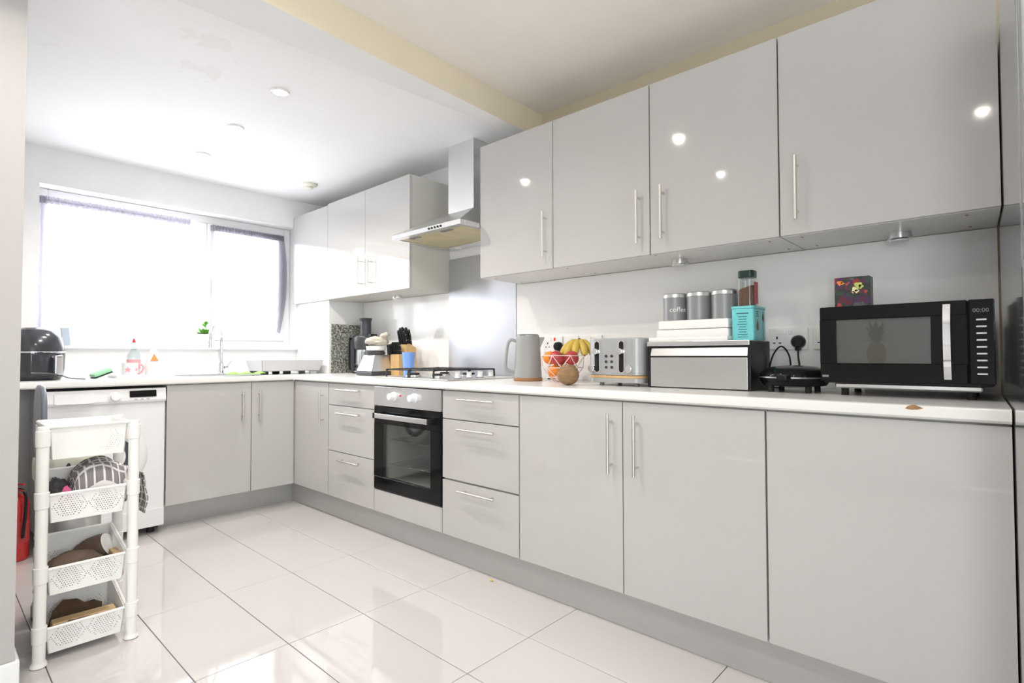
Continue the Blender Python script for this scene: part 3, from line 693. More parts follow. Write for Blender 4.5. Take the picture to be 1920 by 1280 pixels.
#PART2
# ------------------------------------------------------------------ curtains
def curtain(y0, y1, z0, z1, dens, label, hang):
    t = thing('curtain', label, 'curtain', (-.085, (y0 + y1) / 2, z0), group='grey voile curtains')
    def sheet(nz, za, zb, amp):
        n = 260; vs = []; ph = 0; Y = []; X = []
        for i in range(n + 1):
            u = i / n; ph += dens(u) * 2 * PI / n * 26
            Y.append(y0 + (y1 - y0) * u); X.append(math.sin(ph) * amp * min(1, dens(u)) + .003 * math.sin(ph * .37))
        m = MB()
        for k in range(nz + 1):
            w = k / nz; z = za + (zb - za) * w; s = (zb - z) / (zb - z0 + 1e-6)
            for i in range(n + 1): vs.append((-.085 + X[i] * (.6 + .5 * s), Y[i] + hang(i / n, s), z + .008 * math.sin(i * .09) * s))
        fs = [(k * (n + 1) + i, k * (n + 1) + i + 1, (k + 1) * (n + 1) + i + 1, (k + 1) * (n + 1) + i) for k in range(nz) for i in range(n)]
        return m.add(vs, fs)
    sheet(14, z0, z1, .014).build('panel', 'voile_grey', t, ang=180)
    h = MB(); n = 300; vs = []; ph = 0
    for sgn in (-1, 1):
        ph = 0
        for i in range(n + 1):
            u = i / n; ph += (dens(u) + .6) * 2 * PI / n * 34; y = y0 + (y1 - y0) * u
            for k, z in enumerate((z1 - .034, z1, z1 + .010)): vs.append((-.085 + sgn * (.010 + .006 * math.sin(ph + k)), y, z + .002 * math.sin(ph * 1.7)))
    fs = []
    for s in (0, 1):
        b = s * 3 * (n + 1)
        for i in range(n):
            for k in range(2): fs.append((b + i * 3 + k, b + i * 3 + 3 + k, b + i * 3 + 4 + k, b + i * 3 + k + 1))
    h.add(vs, fs).build('header', 'voile_header', t, ang=180)
    MB().tube([(-.085, y0, z1 - .012), (-.085, y1, z1 - .012)], .003, 6).build('curtain_wire', 'print_grey', t)
curtain(-1.905, -1.062, 1.135, 2.024, lambda u: .20 + .7 * max(0, .06 - u) / .06 + .25 * max(0, u - .75), 'grey sheer voile curtain hanging over the wide left window pane', lambda u, s: -.0 * s)
curtain(-.925, -.374, 1.235, 2.015, lambda u: .12 + 1.9 * max(0, u - .60) / .40 + .45 * max(0, .12 - abs(u - .52)) / .12, 'grey sheer voile curtain gathered to the right of the narrow window pane', lambda u, s: .035 * u * math.sin(PI * s) - .03 * u * s * s)

# ------------------------------------------------------------------ window side of the worktop
ZT = .9102
AF = (.30, -1.955)
t = thing('air_fryer', 'dark glossy air fryer with a pale handle at the left end of the window worktop', 'air fryer', (AF[0], AF[1], ZT), math.radians(12))
bd = MB().lathe([(.112, .002), (.120, .02), (.128, .06), (.130, .14), (.126, .185), (.113, .235), (.088, .272), (.050, .290), (0, .293)], n=44, sx=1.06, sq=2.5).build('body', 'airfryer_plastic', t, local=True)
MB().lathe([(.1315, .150), (.1335, .152), (.1335, .156), (.1315, .158)], n=44, sx=1.06, sq=2.5, close=True).build('chrome_band', 'chrome', t, local=True)
dw = MB().prism([(.131, -.075), (.131, .085), (.146, .070), (.146, -.060)], 'z', .022, .145, .006).build('drawer', 'airfryer_plastic', t, local=True)
MB().box(.147, .200, .028, .062, .118, .138, .006, 2).box(.178, .200, .026, .064, .030, .138, .007, 2).build('handle', 'steel_light', dw, local=True)
MB().tube(smooth([(.02, .125, .02), (.14, .105, .012), (.20, .03, .035), (.21, -.08, .045)], 6), .0032, 7).tube(smooth([(.14, .105, .012), (.16, .135, .006), (.19, .17, .0035)], 5), .003, 7).build('cable', 'charcoal_plastic', t, local=True)
t = thing('tablet_panel', 'small pale blue slab leaning on the windowsill above the air fryer', 'tablet', (.004, -1.772, WZ0 + .0005))
MB().prism([(-.022, 0), (.022, 0), (.034, .108), (-.012, .112)], 'x', -.006, .006, .002, M=Matrix.Rotation(0.35, 4, 'Z') @ Matrix.Translation((0, 0, 0)) @ Matrix(((1, 0, 0, 0), (0, -1, 0, 0), (0, 0, 1, 0), (0, 0, 0, 1)))).build('slab', 'blue_screen', t, local=True)
t = thing('tray', 'flat white drip tray holding mugs and bottles under the window', 'tray', (.28, -1.44, ZT))
MB().box(-.13, .11, -.150, .150, .0004, .004, .001).box(-.13, .11, -.150, -.144, .004, .018, .002).box(-.13, .11, .144, .150, .004, .018, .002).box(-.13, -.124, -.144, .144, .004, .018, .002).box(.104, .11, -.144, .144, .004, .018, .002).build('dish', 'bright_plastic', t, local=True)
ZTR = ZT + .0045
def mug(x, y, rz, label, pr, prm, hm):
    t = thing('mug', label, 'mug', (x, y, ZTR), rz)
    MB().lathe([(.032, 0), (.036, .004), (.041, .03), (.042, .086), (.0395, .086), (.038, .03), (.033, .007), (0, .006)], n=32).build('cup', 'ceramic_white', t, local=True)
    MB().tube(smooth([(.040, 0, .072), (.058, 0, .076), (.068, 0, .055), (.060, 0, .030), (.0395, 0, .020)], 5), .0055, 8).build('handle', hm, t, local=True)
    pr(t, prm)
def star_print(t, m):
    for a0, r in ((math.radians(-100), .020), (math.radians(-35), .014)):
        P = [(r * (1 if k % 2 == 0 else .45) * math.sin(k * PI / 5), r * (1 if k % 2 == 0 else .45) * math.cos(k * PI / 5)) for k in range(10)]
        vs = [(.0418 * math.cos(a0 + p[0] / .042), .0418 * math.sin(a0 + p[0] / .042), .045 + p[1]) for p in P]
        vs += [(v[0] * 1.02, v[1] * 1.02, v[2]) for v in vs]
        MB().add(vs, [tuple(range(10, 20))] + [(i, (i + 1) % 10, 10 + (i + 1) % 10, 10 + i) for i in range(10)]).build('printed_star', m, t, local=True)
def fig_print(t, m):
    a0 = math.radians(-50)
    for (dx, z, r) in ((0, .030, .008), (.006, .040, .006), (-.005, .021, .005)):
        vs = [(.0424 * math.cos(a0 + (dx + r * math.cos(k)) / .042), .0424 * math.sin(a0 + (dx + r * math.cos(k)) / .042), z + r * 1.2 * math.sin(k)) for k in [i * PI / 4 for i in range(8)]]
        MB().add(vs + [(.0415 * math.cos(a0), .0415 * math.sin(a0), z)], [tuple(range(8))] + [(i, (i + 1) % 8, 8) for i in range(8)]).build('printed_patch', m, t, local=True)
mug(.330, -1.512, math.radians(72), 'white mug with pink star prints and pink handle on the white tray', star_print, 'pink_print', 'pink_print')
mug(.330, -1.392, math.radians(200), 'white mug with a small orange print in front of the spray bottle', fig_print, 'orange_print', 'ceramic_white')
t = thing('bottle', 'clear washing-up bottle with a red cap behind the star mug', 'bottle', (.215, -1.468, ZTR))
MB().lathe([(.030, 0), (.036, .004), (.037, .10), (.034, .14), (.020, .175), (.013, .185), (.013, .200), (.011, .200), (.011, .184), (.018, .172), (.032, .138), (.035, .10), (.034, .006), (0, .005)], n=30, sx=.75).build('body', 'bottle_clear', t, local=True)
MB().lathe([(.0145, .190), (.0145, .204), (.010, .212), (0, .212)], n=20).build('collar', 'white_plastic', t, local=True)
MB().lathe([(.010, .2125), (.009, .222), (.003, .240), (0, .240)], n=18).build('cap', 'red_paint', t, local=True)
MB().lathe([(.0373, .045), (.0378, .046), (.0378, .105), (.0373, .106)], n=30, sx=.75, close=True).build('label_band', 'pink_print', t, local=True)
t = thing('bottle', 'white cone-shaped bottle with an orange triangle on the white tray', 'bottle', (.215, -1.362, ZTR))
MB().lathe([(.036, 0), (.040, .004), (.040, .075), (.030, .12), (.018, .165), (.012, .175), (.012, .205), (.006, .215), (0, .215)], n=30, sx=.8).build('body', 'bright_plastic', t, local=True)
a = [(-.022, .098), (.022, .098), (0, .142)]
MB().add([(.0345 if z < .12 else .0235, y, z) for y, z in a] + [(.030 if z < .12 else .019, y, z) for y, z in a], [(0, 1, 2), (5, 4, 3), (0, 3, 4, 1), (1, 4, 5, 2), (2, 5, 3, 0)]).build('printed_triangle', 'orange_print', t, local=True)
t = thing('scouring_sponge', 'green scouring sponge lying left of the white tray', 'sponge', (.31, -1.648, ZT), .2)
MB().box(-.035, .035, -.048, .048, .006, .026, .006, 2, M=Matrix.Translation((0, 0, .019)) @ Matrix.Rotation(math.radians(22), 4, 'X')).build('foam', 'sponge_green', t, local=True)
MB().box(-.035, .035, -.048, .048, -.002, .0055, .002, 1, M=Matrix.Translation((0, 0, .019)) @ Matrix.Rotation(math.radians(22), 4, 'X')).build('scour_pad', 'dark_green', t, local=True)
# tap
t = thing('kitchen_tap', 'chrome swan-neck mixer tap behind the sink', 'tap', (.055, -.893, ZT))
MB().lathe([(.026, 0), (.026, .006), (.020, .012), (.019, .075), (.0165, .085), (0, .085)], n=28).build('base', 'chrome', t, local=True)
d = Vector((.19, -.14, 0)); pts = [Vector((0, 0, .085)), Vector((0, 0, .18)), Vector((0, 0, .245))]
for k in range(1, 10):
    a = PI * k / 10; pts.append(Vector((0, 0, .250)) + d * .5 * (1 - math.cos(a)) + Vector((0, 0, .098 * math.sin(a))))
pts += [d + Vector((0, 0, .240)), d + Vector((0, 0, .205))]
sp = MB().tube(smooth(pts, 3), .0125, 14).build('spout', 'chrome', t, local=True)
MB().cyl(d + Vector((0, 0, .2049)), d + Vector((0, 0, .190)), .0145, n=18).build('aerator', 'chrome', sp, local=True)
MB().cyl((.0, .018, .05), (.0, .045, .052), .013, n=16).tube([(.0, .040, .055), (.012, .075, .098)], .005, 8).build('lever', 'chrome', t, local=True)
# plant on the sill
t = thing('potted_plant', 'small green plant in a white pot on the windowsill behind the tap', 'plant', (-.022, -.970, WZ0 + .0005))
MB().lathe([(.042, 0), (.045, .004), (.060, .088), (.061, .092), (.055, .092), (.053, .082), (0, .080)], n=30).build('pot', 'ceramic_white', t, local=True)
MB().lathe([(.0525, .0805), (.03, .087), (0, .089)], n=20).build('potting_soil', 'soil', t, local=True)
def leaf(p, d, L, w, droop=.4, n=5):
    p = Vector(p); d = Vector(d).normalized(); side = d.cross(Vector((0, 0, 1))); side = side.normalized() if side.length > .05 else Vector((1, 0, 0))
    vs = []; fs = []
    for i in range(n + 1):
        s = i / n; c = p + d * L * s + Vector((0, 0, -droop * L * s * s)); h = w * math.sin(PI * min(1, .12 + s * .88)) * .5
        vs += [c - side * h, c + Vector((0, 0, -h * .25)), c + side * h]
    for i in range(n):
        for k in (0, 1): fs.append((i * 3 + k, i * 3 + k + 1, i * 3 + 4 + k, i * 3 + 3 + k))
    return vs, fs
R = random.Random(3)
for k in range(40):
    a = R.random() * 2 * PI; el = R.uniform(.35, 1.7); p = (.02 * math.cos(a), .02 * math.sin(a), .090)
    v, f = leaf(p, (math.cos(a), math.sin(a), el), R.uniform(.05, .082), R.uniform(.024, .036), R.uniform(.1, .45))
    MB().add(v, f).build('leaf', 'leaf_green', t, local=True, ang=180)
MB().tube(smooth([(0, 0, .09), (.004, -.004, .13), (.0, -.008, .165)], 4), .002, 6).build('stem', 'leaf_green', t, local=True)
for k in range(6):
    a = k * 1.05; v, f = leaf((.0, -.008, .165 - .004 * k), (math.cos(a), math.sin(a), 1.1), .045, .024, .3)
    MB().add(v, f).build('leaf', 'leaf_green', t, local=True, ang=180)
# green cloth and grey dish rack
t = MB(); n = 14; vs = []
for i in range(n + 1):
    for j in range(n + 1):
        u, v = i / n, j / n; vs.append((.532 + .058 * u, -1.035 + .235 * v, .9155 + .008 * (1 + noise.noise(Vector((u * 3, v * 6, .3)))) + .012 * math.sin(v * 9) ** 2 * math.sin(PI * u)))
fs = [(i * (n + 1) + j, i * (n + 1) + j + 1, (i + 1) * (n + 1) + j + 1, (i + 1) * (n + 1) + j) for i in range(n) for j in range(n)]
o = t.add(vs, fs).build('dishcloth', 'lime_cloth', ang=180); tag(o, 'crumpled lime green dishcloth on the worktop in front of the sink', 'cloth')
sm = o.modifiers.new('thickness', 'SOLIDIFY'); sm.thickness = .003; sm.offset = 1
t = thing('dish_rack', 'pale grey tapered dish rack standing in the worktop corner by the window', 'dish rack', (.36, -.558, ZT))
MB().box(-.11, .11, -.215, .215, .022, .026).build('floor_panel', 'kettle_grey', t, local=True)
w = MB(); bt = (.11, .215, .026); tp = (.135, .228, .100)
for s in (-1, 1):
    w.add([(s * bt[0], -bt[1], bt[2]), (s * bt[0], bt[1], bt[2]), (s * tp[0], tp[1], tp[2]), (s * tp[0], -tp[1], tp[2]), (s * (bt[0] - .004), -bt[1], bt[2]), (s * (bt[0] - .004), bt[1], bt[2]), (s * (tp[0] - .004), tp[1], tp[2]), (s * (tp[0] - .004), -tp[1], tp[2])],
          [(0, 1, 2, 3), (7, 6, 5, 4), (0, 4, 5, 1), (3, 2, 6, 7), (0, 3, 7, 4), (1, 5, 6, 2)])
    w.add([(-bt[0], s * bt[1], bt[2]), (bt[0], s * bt[1], bt[2]), (tp[0], s * tp[1], tp[2]), (-tp[0], s * tp[1], tp[2]), (-bt[0], s * (bt[1] - .004), bt[2]), (bt[0], s * (bt[1] - .004), bt[2]), (tp[0], s * (tp[1] - .004), tp[2]), (-tp[0], s * (tp[1] - .004), tp[2])],
          [(0, 1, 2, 3), (7, 6, 5, 4), (0, 4, 5, 1), (3, 2, 6, 7), (0, 3, 7, 4), (1, 5, 6, 2)])
mat('rack_grey', (0.62, 0.61, 0.63), 0.4)
w.build('side_wall', 'rack_grey', t, local=True)
for x in (-.09, .09):
    for y in (-.19, -.03, .17): MB().box(x - .012, x + .012, y - .025, y + .025, 0, .0219, .003).build('foot', 'black_plastic' if y < .1 else 'rack_grey', t, local=True)

# ------------------------------------------------------------------ juicer corner
t = thing('juicer', 'black and silver upright juicer in the worktop corner by the granite upstand', 'juicer', (.745, -.125, ZT))
MB().lathe([(.070, 0), (.076, .004), (.076, .018), (.070, .022), (.064, .030), (.062, .175), (0, .175)], n=36, sq=3).build('motor_body', 'steel_light', t, local=True)
MB().box(-.06, .06, -.078, .078, .0005, .012, .003).build('foot_ring', 'black_plastic', t, local=True)
MB().lathe([(.070, .1755), (.084, .185), (.088, .235), (.088, .262), (.080, .276), (.050, .286), (0, .286)], n=40).build('juice_bowl', 'charcoal_plastic', t, local=True)
MB().lathe([(.044, .2862), (.041, .300), (.040, .385), (.045, .398), (.047, .412), (.040, .412), (.036, .395), (.034, .300), (0, .298)], n=30).build('feed_tube', 'charcoal_plastic', t, local=True)
MB().box(-.150, -.092, -.055, .060, .0005, .285, .016, 3).build('pulp_container', 'charcoal_plastic', t, local=True)
MB().tube(smooth([(-.115, -.056, .262), (-.092, -.082, .250), (-.082, -.088, .17), (-.082, -.086, .06), (-.092, -.074, .03)], 5), .009, 10).build('clamp_arm', 'black_plastic', t, local=True)
MB().lathe([(.016, 0), (.016, .012), (.012, .015), (0, .015)], n=18, M=Matrix.Translation((-.035, -.0665, .055)) @ Matrix.Rotation(PI / 2, 4, 'X')).build('speed_knob', 'black_plastic', t, local=True)
MB().box(.070, .115, -.03, .03, .245, .292, .008, 2).build('latch', 'black_plastic', t, local=True)
MB().lathe([(.028, .0005), (.030, .004), (.034, .165), (.031, .165), (.027, .006), (0, .005)], n=24, c=(.092, -.075, 0)).build('juice_jug', 'jar_glass', t, local=True)
# blender base with cloth bag
t = thing('blender', 'silver blender base with a grey keypad in front of the juicer', 'blender', (1.145, -.300, ZT))
MB().box(-.098, .092, -.092, .092, 0, .026, .008, 2).build('foot_band', 'charcoal_plastic', t, local=True)
b0 = [(-.095, -.090), (.089, -.090), (.089, .089), (-.095, .089)]; t0 = [(-.066, -.052), (.066, -.052), (.066, .070), (-.066, .070)]
vs = [(x, y, .0262) for x, y in b0] + [(x, y, .138) for x, y in t0]
m = bmesh.new(); q = [m.verts.new(v) for v in vs]
for f in [(0, 1, 5, 4), (1, 2, 6, 5), (2, 3, 7, 6), (3, 0, 4, 7), (4, 5, 6, 7), (3, 2, 1, 0)]: m.faces.new([q[i] for i in f])
bmesh.ops.bevel(m, geom=list(m.edges), offset=.006, segments=2, affect='EDGES', profile=.5)
MB().bm(m).build('housing', 'steel', t, local=True)
sl = math.atan2(.038, .112); M = Matrix.Translation((-.005, -.0715, .080)) @ Matrix.Rotation(-sl, 4, 'X')
kp = MB().box(-.062, .060, -.0025, .0015, -.040, .036, .001, M=M).build('keypad', 'bright_plastic', t, local=True)
for i in range(3):
    for j in range(3): MB().box(-.050 + .036 * i, -.022 + .036 * i, -.0035, -.0026, -.030 + .021 * j, -.014 + .021 * j, .0003, M=M).build('button', 'print_grey', kp, local=True)
MB().lathe([(.058, .1383), (.062, .146), (.062, .156), (.056, .162), (0, .162)], n=32).build('drive_collar', 'charcoal_plastic', t, local=True)
t = thing('bowl', 'small white bowl sitting on the silver blender base', 'bowl', (1.145, -.300, ZT + .1624))
MB().lathe([(.050, 0), (.062, .006), (.066, .034), (.063, .034), (.058, .009), (0, .007)], n=32).build('dish', 'ceramic_white', t, local=True)
t = thing('produce_bag', 'beige cloth bag heaped over the white bowl beside the knife block', 'cloth bag', (1.145, -.300, ZT + .197))
mb = MB().blob((.01, 0, .030), (.085, .065, .032), .5, 2.2, 28, 18, seed=4)
mb.v = [(x, y, max(z, .0005)) for x, y, z in mb.v]
mb.blob((.085, .02, .050), (.040, .026, .016), .4, 3, 18, 12, seed=9, M=Matrix.Rotation(-.25, 4, 'Y'))
mb.build('cloth', 'canvas_beige', t, local=True, ang=180)
t = thing('blender_jug', 'black blender jug behind the silver blender base', 'jug', (1.070, -.085, ZT))
MB().lathe([(.050, 0), (.053, .006), (.062, .19), (.066, .20), (.060, .21), (.02, .222), (0, .222)], n=30).build('beaker', 'black_gloss', t, local=True)
MB().tube(smooth([(.060, 0, .18), (.10, .0, .17), (.10, 0, .07), (.055, 0, .05)], 5), .009, 8).build('handle', 'black_plastic', t, local=True)
# knife block
t = thing('knife_block', 'stepped wooden knife block full of black-handled knives left of the hob', 'knife block', (1.275, -.165, ZT))
KS = .28
MB().prism([(-.075, 0), (.070, 0), (.070, .185), (.015, .212), (-.020, .205), (-.020, .140), (-.075, .140)], 'x', -.048, .048, .003).build('block', 'wood_light', t, local=True)
def knife(x, y, z, L, ty, r, rise):
    k = MB(); M = Matrix.Translation((x, y, z)) @ Matrix.Rotation(ty, 4, 'X')
    k.prism([(-.006, 0), (.006, 0), (.009, L * .5), (.008, L * .92), (.004, L), (-.005, L), (-.009, L * .9), (-.007, L * .45)], 'x', -r, r, .0025, M=M)
    h = k.build('knife_handle', 'black_plastic', t, local=True)
    rv = MB()
    for s in (.3, .7): rv.cyl(M @ Vector((-r - .0006, 0, L * s)), M @ Vector((r + .0006, 0, L * s)), .0024, n=8)
    rv.build('rivets', 'nickel', h, local=True)
for (x, y, z, L) in ((-.032, -.004, .205, .100), (-.008, -.004, .205, .115), (.016, -.004, .205, .120), (.036, -.004, .205, .095), (-.020, .034, .200, .120), (.008, .034, .200, .125), (.034, .034, .200, .110)): knife(x, y, z + .002, L, .20, .0075, 0)
for x in (-.034, -.012, .010, .032): knife(x, -.048, .1405, .085, .22, .006, 0)
t = thing('tumbler', 'blue plastic tumbler between the knife block and the gas hob', 'cup', (1.470, -.270, ZT))
MB().lathe([(.030, 0), (.032, .003), (.042, .150), (.043, .153), (.040, .153), (.030, .006), (0, .005)], n=32).build('beaker', 'blue_plastic', t, local=True)

# ------------------------------------------------------------------ sockets
def socket_plate(x0, x1, z0, z1, label, gangs, y=-.0075, red=False):
    t = thing('wall_socket', label, 'socket', ((x0 + x1) / 2, y, z0), group='white wall sockets')
    MB().box(x0, x1, y - .010, y - .0003, z0, z1, .0025, 2).build('plate', 'socket_white', t)
    for g in gangs:
        if g[0] == 'sw': MB().box(g[1] - .006, g[1] + .006, y - .0135, y - .0103, g[2] - .009, g[2] + .009, .0015).build('rocker', 'neon_red' if len(g) > 3 else 'bright_plastic', t)
        else:
            for dx, dz, w, h in ((0, .011, .003, .0055), (-.011, -.010, .0045, .0022), (.011, -.010, .0045, .0022)):
                MB().box(g[1] + dx - w, g[1] + dx + w, y - .0106, y - .0101, g[2] + dz - h, g[2] + dz + h).build('pin_slot', 'rubber_black', t)
    return t
socket_plate(2.374, 2.506, 1.060, 1.146, 'white double socket behind the kettle, holding a black plug', (('s', 2.405, 1.098), ('sw', 2.425, 1.130), ('sw', 2.455, 1.130, 1)))
socket_plate(2.520, 2.612, 1.060, 1.146, 'white fused switch plate behind the bananas', (('sw', 2.566, 1.128), ('sw', 2.552, 1.085)))
socket_plate(2.630, 2.760, 1.060, 1.146, 'white double socket half hidden behind the toaster', (('s', 2.662, 1.098), ('s', 2.728, 1.098), ('sw', 2.690, 1.130)))
socket_plate(3.574, 3.720, 1.063, 1.150, 'white double socket between the teal tin and the microwave, with a black plug', (('s', 3.606, 1.100), ('sw', 3.637, 1.133), ('sw', 3.656, 1.133)))
socket_plate(3.738, 3.884, 1.063, 1.150, 'white double socket mostly hidden behind the microwave', (('s', 3.770, 1.100), ('s', 3.850, 1.1)))
def plug(x, z, label, path, y=-.0178):
    t = thing('plug', label, 'plug', (x, y, z), group='black mains plugs')
    MB().lathe([(.025, 0), (.0265, .004), (.0245, .022), (.018, .030), (0, .031)], n=24, M=Matrix.Translation((x, y, z)) @ Matrix.Rotation(PI / 2, 4, 'X')).box(x - .010, x + .010, y - .024, y, z - .036, z - .015, .004, 2).build('body', 'black_plastic', t)
    MB().tube(smooth(path, 6), .0034, 8).build('cable', 'black_plastic', t)
plug(2.487, 1.090, 'black plug in the white socket above the orange in the fruit bowl', [(2.487, -.032, 1.055), (2.488, -.034, 1.02), (2.49, -.040, .97), (2.48, -.05, .92), (2.44, -.06, .9145)])
plug(3.688, 1.094, 'black plug in the white socket left of the microwave', [(3.688, -.032, 1.060), (3.690, -.036, 1.03), (3.700, -.050, .985), (3.712, -.075, .945), (3.72, -.10, .93)])

# ------------------------------------------------------------------ kettle, fruit bowl, coconut, toaster
ZM = .9102
t = thing('kettle', 'matte grey electric kettle with a brown base ring beside the fruit bowl', 'kettle', (2.455, -.245, ZM), math.radians(40))
MB().lathe([(.073, 0), (.0755, .003), (.0755, .014), (.073, .017), (0, .017)], n=40).build('base_ring', 'wood_brown', t, local=True)
MB().lathe([(.0725, .0172), (.072, .03), (.066, .15), (.0605, .228), (.058, .232), (0, .232)], n=40).build('body', 'kettle_grey', t, local=True)
MB().lathe([(.058, .2322), (.058, .238), (.052, .2415), (0, .242)], n=40).build('lid', 'steel_dark_mark', t, local=True)
MB().prism([(.056, .225), (.088, .226), (.083, .212), (.062, .165)], 'y', -.016, .016, .004).build('spout', 'kettle_grey', t, local=True)
MB().tube(smooth([(-.060, 0, .205), (-.085, 0, .213), (-.103, 0, .195), (-.113, 0, .135), (-.117, 0, .080), (-.108, 0, .058), (-.070, 0, .044)], 5), .0082, 10).build('handle', 'kettle_grey', t, local=True)
BX, BY = 2.685, -.250
t = thing('fruit_bowl', 'pink-white geometric wire fruit bowl between the kettle and toaster', 'bowl', (BX, BY, ZM))
mat('wire_pink', (0.82, 0.66, 0.62), 0.35)
rings = [(.112, .130, 0), (.100, .072, .5), (.070, .026, 0), (.040, .003, .5)]
N8 = 8; P = [[Vector((r * math.cos(2 * PI * (k + o) / N8 + .2), r * math.sin(2 * PI * (k + o) / N8 + .2), z)) for k in range(N8)] for r, z, o in rings]
wm = MB()
for k in range(N8):
    for i, ring in enumerate(P): wm.tube([ring[k], ring[(k + 1) % N8]], .0022, 6)
    for i in range(3):
        a, b = P[i], P[i + 1]
        o = rings[i + 1][2]
        if o > 0: wm.tube([a[k], b[k]], .002, 6).tube([a[(k + 1) % N8], b[k]], .002, 6)
        else: wm.tube([a[k], b[k]], .002, 6).tube([a[k], b[(k + 1) % N8]], .002, 6)
wm.build('wire_frame', 'wire_pink', t, local=True)
def orange(x, y, z, lab):
    t = thing('orange', lab, 'fruit', (x, y, z), group='oranges in the wire bowl')
    MB().blob((0, 0, 0), (.035, .035, .033), .02, 2, 24, 16).build('peel', 'orange_peel', t, local=True, ang=180)
    MB().lathe([(.0035, .0325), (.003, .0345), (0, .0347)], n=8).build('stem_button', 'leaf_green', t, local=True)
def apple(x, y, z, lab, rx):
    t = thing('apple', lab, 'fruit', (x, y, z), group='red apples in the wire bowl'); t.rotation_euler = (rx, .3, rx * 2)
    MB().lathe([(0, -.024), (.010, -.030), (.022, -.027), (.032, -.010), (.0345, .006), (.030, .022), (.018, .031), (.008, .029), (0, .020)], n=26).build('skin', 'apple_red', t, local=True, ang=180)
    MB().tube([(0, 0, .020), (.002, .001, .032), (.005, .002, .040)], .0015, 6).build('stem', 'print_brown', t, local=True)
zb = ZM + .052
for k, (a, kind) in enumerate(((250, 'o'), (10, 'a'), (130, 'o'))):
    a = math.radians(a); x, y = BX + .043 * math.cos(a), BY + .043 * math.sin(a)
    if kind == 'o': orange(x, y, zb, ['orange low in the wire bowl at the front near the kettle', '', 'orange low in the wire bowl at the back'][k])
    else: apple(x, y, zb, 'red apple low in the wire bowl on the toaster side', .6)
for k, (a, kind, lab) in enumerate(((205, 'o', 'topmost orange in the wire bowl on the kettle side'), (277, 'a', 'red apple at the front of the wire bowl next to the topmost orange'), (349, 'a', 'red apple high in the wire bowl beside the toaster'), (133, 'a', 'red apple at the back left of the wire bowl'))):
    a = math.radians(a); x, y = BX + .062 * math.cos(a), BY + .062 * math.sin(a); z = ZM + .119
    (orange(x, y, z, lab) if kind == 'o' else apple(x, y, z, lab, .4 + .5 * k))
t = thing('banana_bunch', 'bunch of yellow bananas lying on top of the fruit in the wire bowl', 'bananas', (BX + .040, BY + .070, ZM + .136))
top = Vector((.0, .012, .056))
for k, a in enumerate((-165, -132, -100, -68, -35, 0)):
    a = math.radians(a); d = Vector((math.cos(a), math.sin(a), 0)); L = .080
    pts = [top, top + d * .028 + Vector((0, 0, .006)), top + d * L * .55 + Vector((0, 0, -.006)), top + d * L * .85 + Vector((0, 0, -.026)), top + d * L * 1.02 + Vector((0, 0, -.052)), top + d * L * 1.05 + Vector((0, 0, -.060))]
    sp = smooth(pts, 5); n = len(sp); rad = [  .006 + .0135 * math.sin(PI * min(1, max(0, (i / (n - 1) - .04) * 1.0))) ** .55 for i in range(n)]; rad[-1] = .003
    b = MB().tube(sp, .012, 7, rad=rad).build('banana', 'banana_yellow', t, local=True, ang=60)
    MB().cyl(sp[-1], sp[-1] + Vector((0, 0, -.004)), .0035, n=7).build('tip', 'banana_tip', b, local=True)
MB().cyl(top + Vector((0, -.008, -.008)), top + Vector((0, .008, .020)), .017, .010, n=10).build('crown', 'banana_tip', t, local=True)
t = thing('coconut', 'brown hairy coconut standing in front of the wire fruit bowl', 'coconut', (2.868, -.452, ZM + .0455))
MB().blob((0, 0, 0), (.048, .047, .0455), .05, 2.5, 36, 24, seed=2).build('husk', 'coconut_husk', t, local=True, ang=180)
hr = MB(); R = random.Random(5)
for k in range(220):
    d = Vector((R.gauss(0, 1), R.gauss(0, 1), R.gauss(0, 1))).normalized()
    if d.z < -.6: continue
    tg = Vector((0, 0, 1)).cross(d); tg = tg.normalized() if tg.length > .1 else Vector((1, 0, 0)); p = d * .0465
    hr.tube([p, p + tg * .008 + d * .0015, p + tg * .016 * R.uniform(.6, 1) + d * .001], .00035, 3)
hr.build('fibres', 'coconut_husk', t, local=True, kind='stuff')
TX0, TX1, TY = 2.918, 3.190, -.385
t = thing('toaster', 'grey four-slice toaster with two lever slots beside the bread bin', 'toaster', ((TX0 + TX1) / 2, TY + .12, ZM))
cx, cy = (TX0 + TX1) / 2, TY + .125
MB().prism(rrect(TX1 - TX0, .250, .045, 6, cx, cy), 'z', ZM + .045, ZM + .205, .006).build('shell', 'toaster_grey', t)
MB().prism(rrect(TX1 - TX0 - .004, .246, .043, 6, cx, cy), 'z', ZM + .034, ZM + .0449, .001).build('wood_band', 'wood_light', t)
MB().prism(rrect(TX1 - TX0 - .002, .248, .044, 6, cx, cy), 'z', ZM + .014, ZM + .0339, .003).build('base', 'toaster_grey', t)
for x in (TX0 + .05, TX1 - .05):
    for y in (TY + .05, TY + .20): MB().cyl((x, y, ZM), (x, y, ZM + .0139), .010, n=12).build('foot', 'print_grey', t)
for x in (2.976, 3.098):
    s = MB().prism([(x + p[0], 1.035 + p[1]) for p in rrect(.034, .145, .0165, 6)], 'y', TY - .003, TY - .0002, .0012).build('lever_slot', 'chrome', t)
    MB().prism([(x + p[0], 1.035 + p[1]) for p in rrect(.022, .131, .0105, 6)], 'y', TY - .0036, TY - .0031).build('slot_recess', 'black_plastic', s)
    MB().lathe([(.013, 0), (.013, .016), (.010, .019), (0, .019)], n=20, M=Matrix.Translation((x, TY - .0037, 1.058)) @ Matrix.Rotation(PI / 2, 4, 'X')).build('lever', 'steel_light', s)
